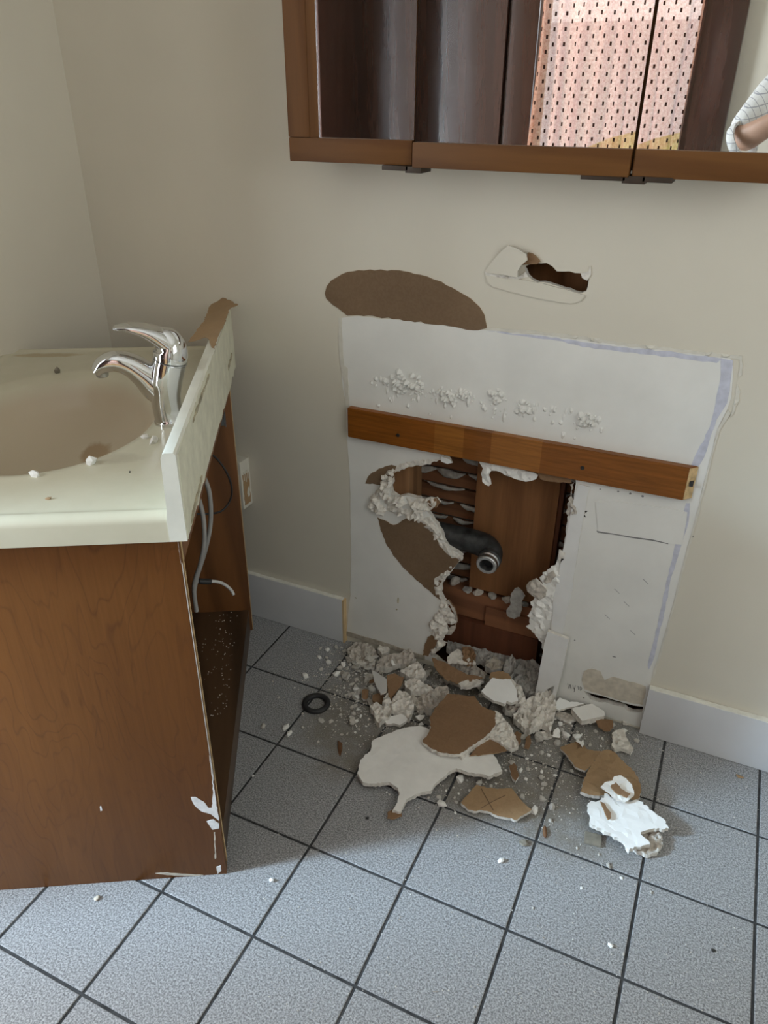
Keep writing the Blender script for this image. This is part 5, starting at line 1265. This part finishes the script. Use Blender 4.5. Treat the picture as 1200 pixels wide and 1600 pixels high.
# palms and fingers around the phone
be = [(0, 1), (1, 2), (2, 3), (3, 4), (4, 5), (5, 6), (6, 7), (2, 8), (8, 9), (9, 10), (2, 11), (11, 12), (12, 13), (0, 14), (14, 15), (15, 16), (16, 17), (0, 18), (18, 19), (19, 20), (20, 21), (5, 22)]
PC = CAM - FW*0.014          # phone centre line just behind the lens
def ph(u, v, w): return PC + RT*u + UP*v - FW*w
def hand(wi, side, vofs):
    palm = ph(side*0.050, vofs, 0.022); body.append((*palm, .026, .016)); pi_ = len(body)-1; be.append((wi, pi_))
    for k in range(4):
        v = vofs + 0.033 - k*0.021; L = (1.0, 1.08, 1.0, 0.82)[k]
        a = ph(side*0.052, v, 0.006*0+0.010); b = ph(side*0.047, v+0.004, 0.0); c = ph(side*(0.047-0.016*L), v+0.006, -0.0035)
        for q, r in ((a, .0088), (b, .0082), (c, .0068)):
            body.append((*q, r))
        n = len(body); be.extend([(pi_, n-3), (n-3, n-2), (n-2, n-1)])
    t1 = ph(side*0.044, vofs-0.010, 0.034); t2 = ph(side*0.024, vofs+0.012, 0.030); t3 = ph(side*0.012, vofs+0.028, 0.026)
    for q, r in ((t1, .0100), (t2, .0092), (t3, .0075)): body.append((*q, r))
    n = len(body); be.extend([(pi_, n-3), (n-3, n-2), (n-2, n-1)])
hand(10, -1, -0.085); hand(13, 1, -0.085)
skin('body', body, be, 'skin', pe, 0, 2, o0)
sh = skin('shirt', [(BX, BY, 0.86, .165, .125), (BX, BY, 1.05, .150, .115), (BX, BY+0.01, 1.25, .165, .120), (BX, BY+0.01, 1.40, .085, .075), (*SHL, .072), ((SHL[0]+ELL[0])/2, (SHL[1]+ELL[1])/2, (SHL[2]+ELL[2])/2, .066), (ELL[0]-0.002, ELL[1]-0.004, ELL[2]+0.004, .058), (*SHR, .072), ((SHR[0]+ELR[0])/2, (SHR[1]+ELR[1])/2, (SHR[2]+ELR[2])/2, .064), (ELR[0]-0.002, ELR[1]-0.004, ELR[2]+0.006, .058)],
     [(0, 1), (1, 2), (2, 3), (2, 4), (4, 5), (5, 6), (2, 7), (7, 8), (8, 9)], 'plaid_shirt', pe, 0, 2, o0)
for E_, W2 in ((ELL, WRL), (ELR, WRR)):   # rolled cuffs
    a = Vector(E_); d = (Vector(W2)-a).normalized(); M = d.to_track_quat('Z', 'Y').to_matrix()
    bm = bmesh.new(); lathe(bm, [(0.045, -0.006), (0.055, -0.008), (0.058, 0.006), (0.055, 0.018), (0.047, 0.016)], 24, 0, a+d*0.004-o0, M)
    bmesh.ops.recalc_face_normals(bm, faces=bm.faces); obj('rolled_cuff', bm_mesh(bm, 'rolled_cuff', ['plaid_shirt'], 60), sh)
skin('trousers', [(BX, BY, 0.93, .150, .115), (BX-0.09, BY, 0.82, .095), (BX-0.10, BY+0.01, 0.48, .072), (BX-0.10, BY-0.01, 0.09, .06), (BX+0.09, BY, 0.82, .095), (BX+0.10, BY+0.01, 0.48, .072), (BX+0.10, BY-0.01, 0.09, .06)], [(0, 1), (1, 2), (2, 3), (0, 4), (4, 5), (5, 6)], 'denim', pe, 0, 2, o0)
for s in (-1, 1):
    skin('shoe', [(BX+s*0.10, BY-0.05, 0.045, .042), (BX+s*0.10, BY+0.05, 0.046, .044), (BX+s*0.10, BY+0.17, 0.036, .034)], [(0, 1), (1, 2)], 'shoe_leather', pe, 0, 2, o0)
skin('hair', [(BX, BY-0.02, 1.55, .085, .06), (BX, BY+0.0, 1.66, .092, .08), (BX, BY+0.04, 1.735, .075, .06)], [(0, 1), (1, 2)], 'hair_brown', pe, 1, 2, o0)
for s in (-1, 1):
    bm = bmesh.new(); bmesh.ops.create_uvsphere(bm, u_segments=12, v_segments=8, radius=0.012, matrix=Matrix.Translation((s*0.032, 0.128, 1.615)))
    obj('eye', bm_mesh(bm, 'eye', ['white_bright'], 180), pe)
bm = bmesh.new()
add_box(bm, -0.036, 0.036, -0.074, 0.074, 0.0, 0.008, 0, 0.003)
phn = obj('phone', bm_mesh(bm, 'phone', ['phone_black'], 40))
Rm = Matrix((RT, UP, -FW)).transposed().to_4x4()
phn.matrix_world = Matrix.Translation(ph(0, -0.055, 0.001)) @ Rm
tag(phn, 'black phone held in both hands, seen in the mirror', 'phone')
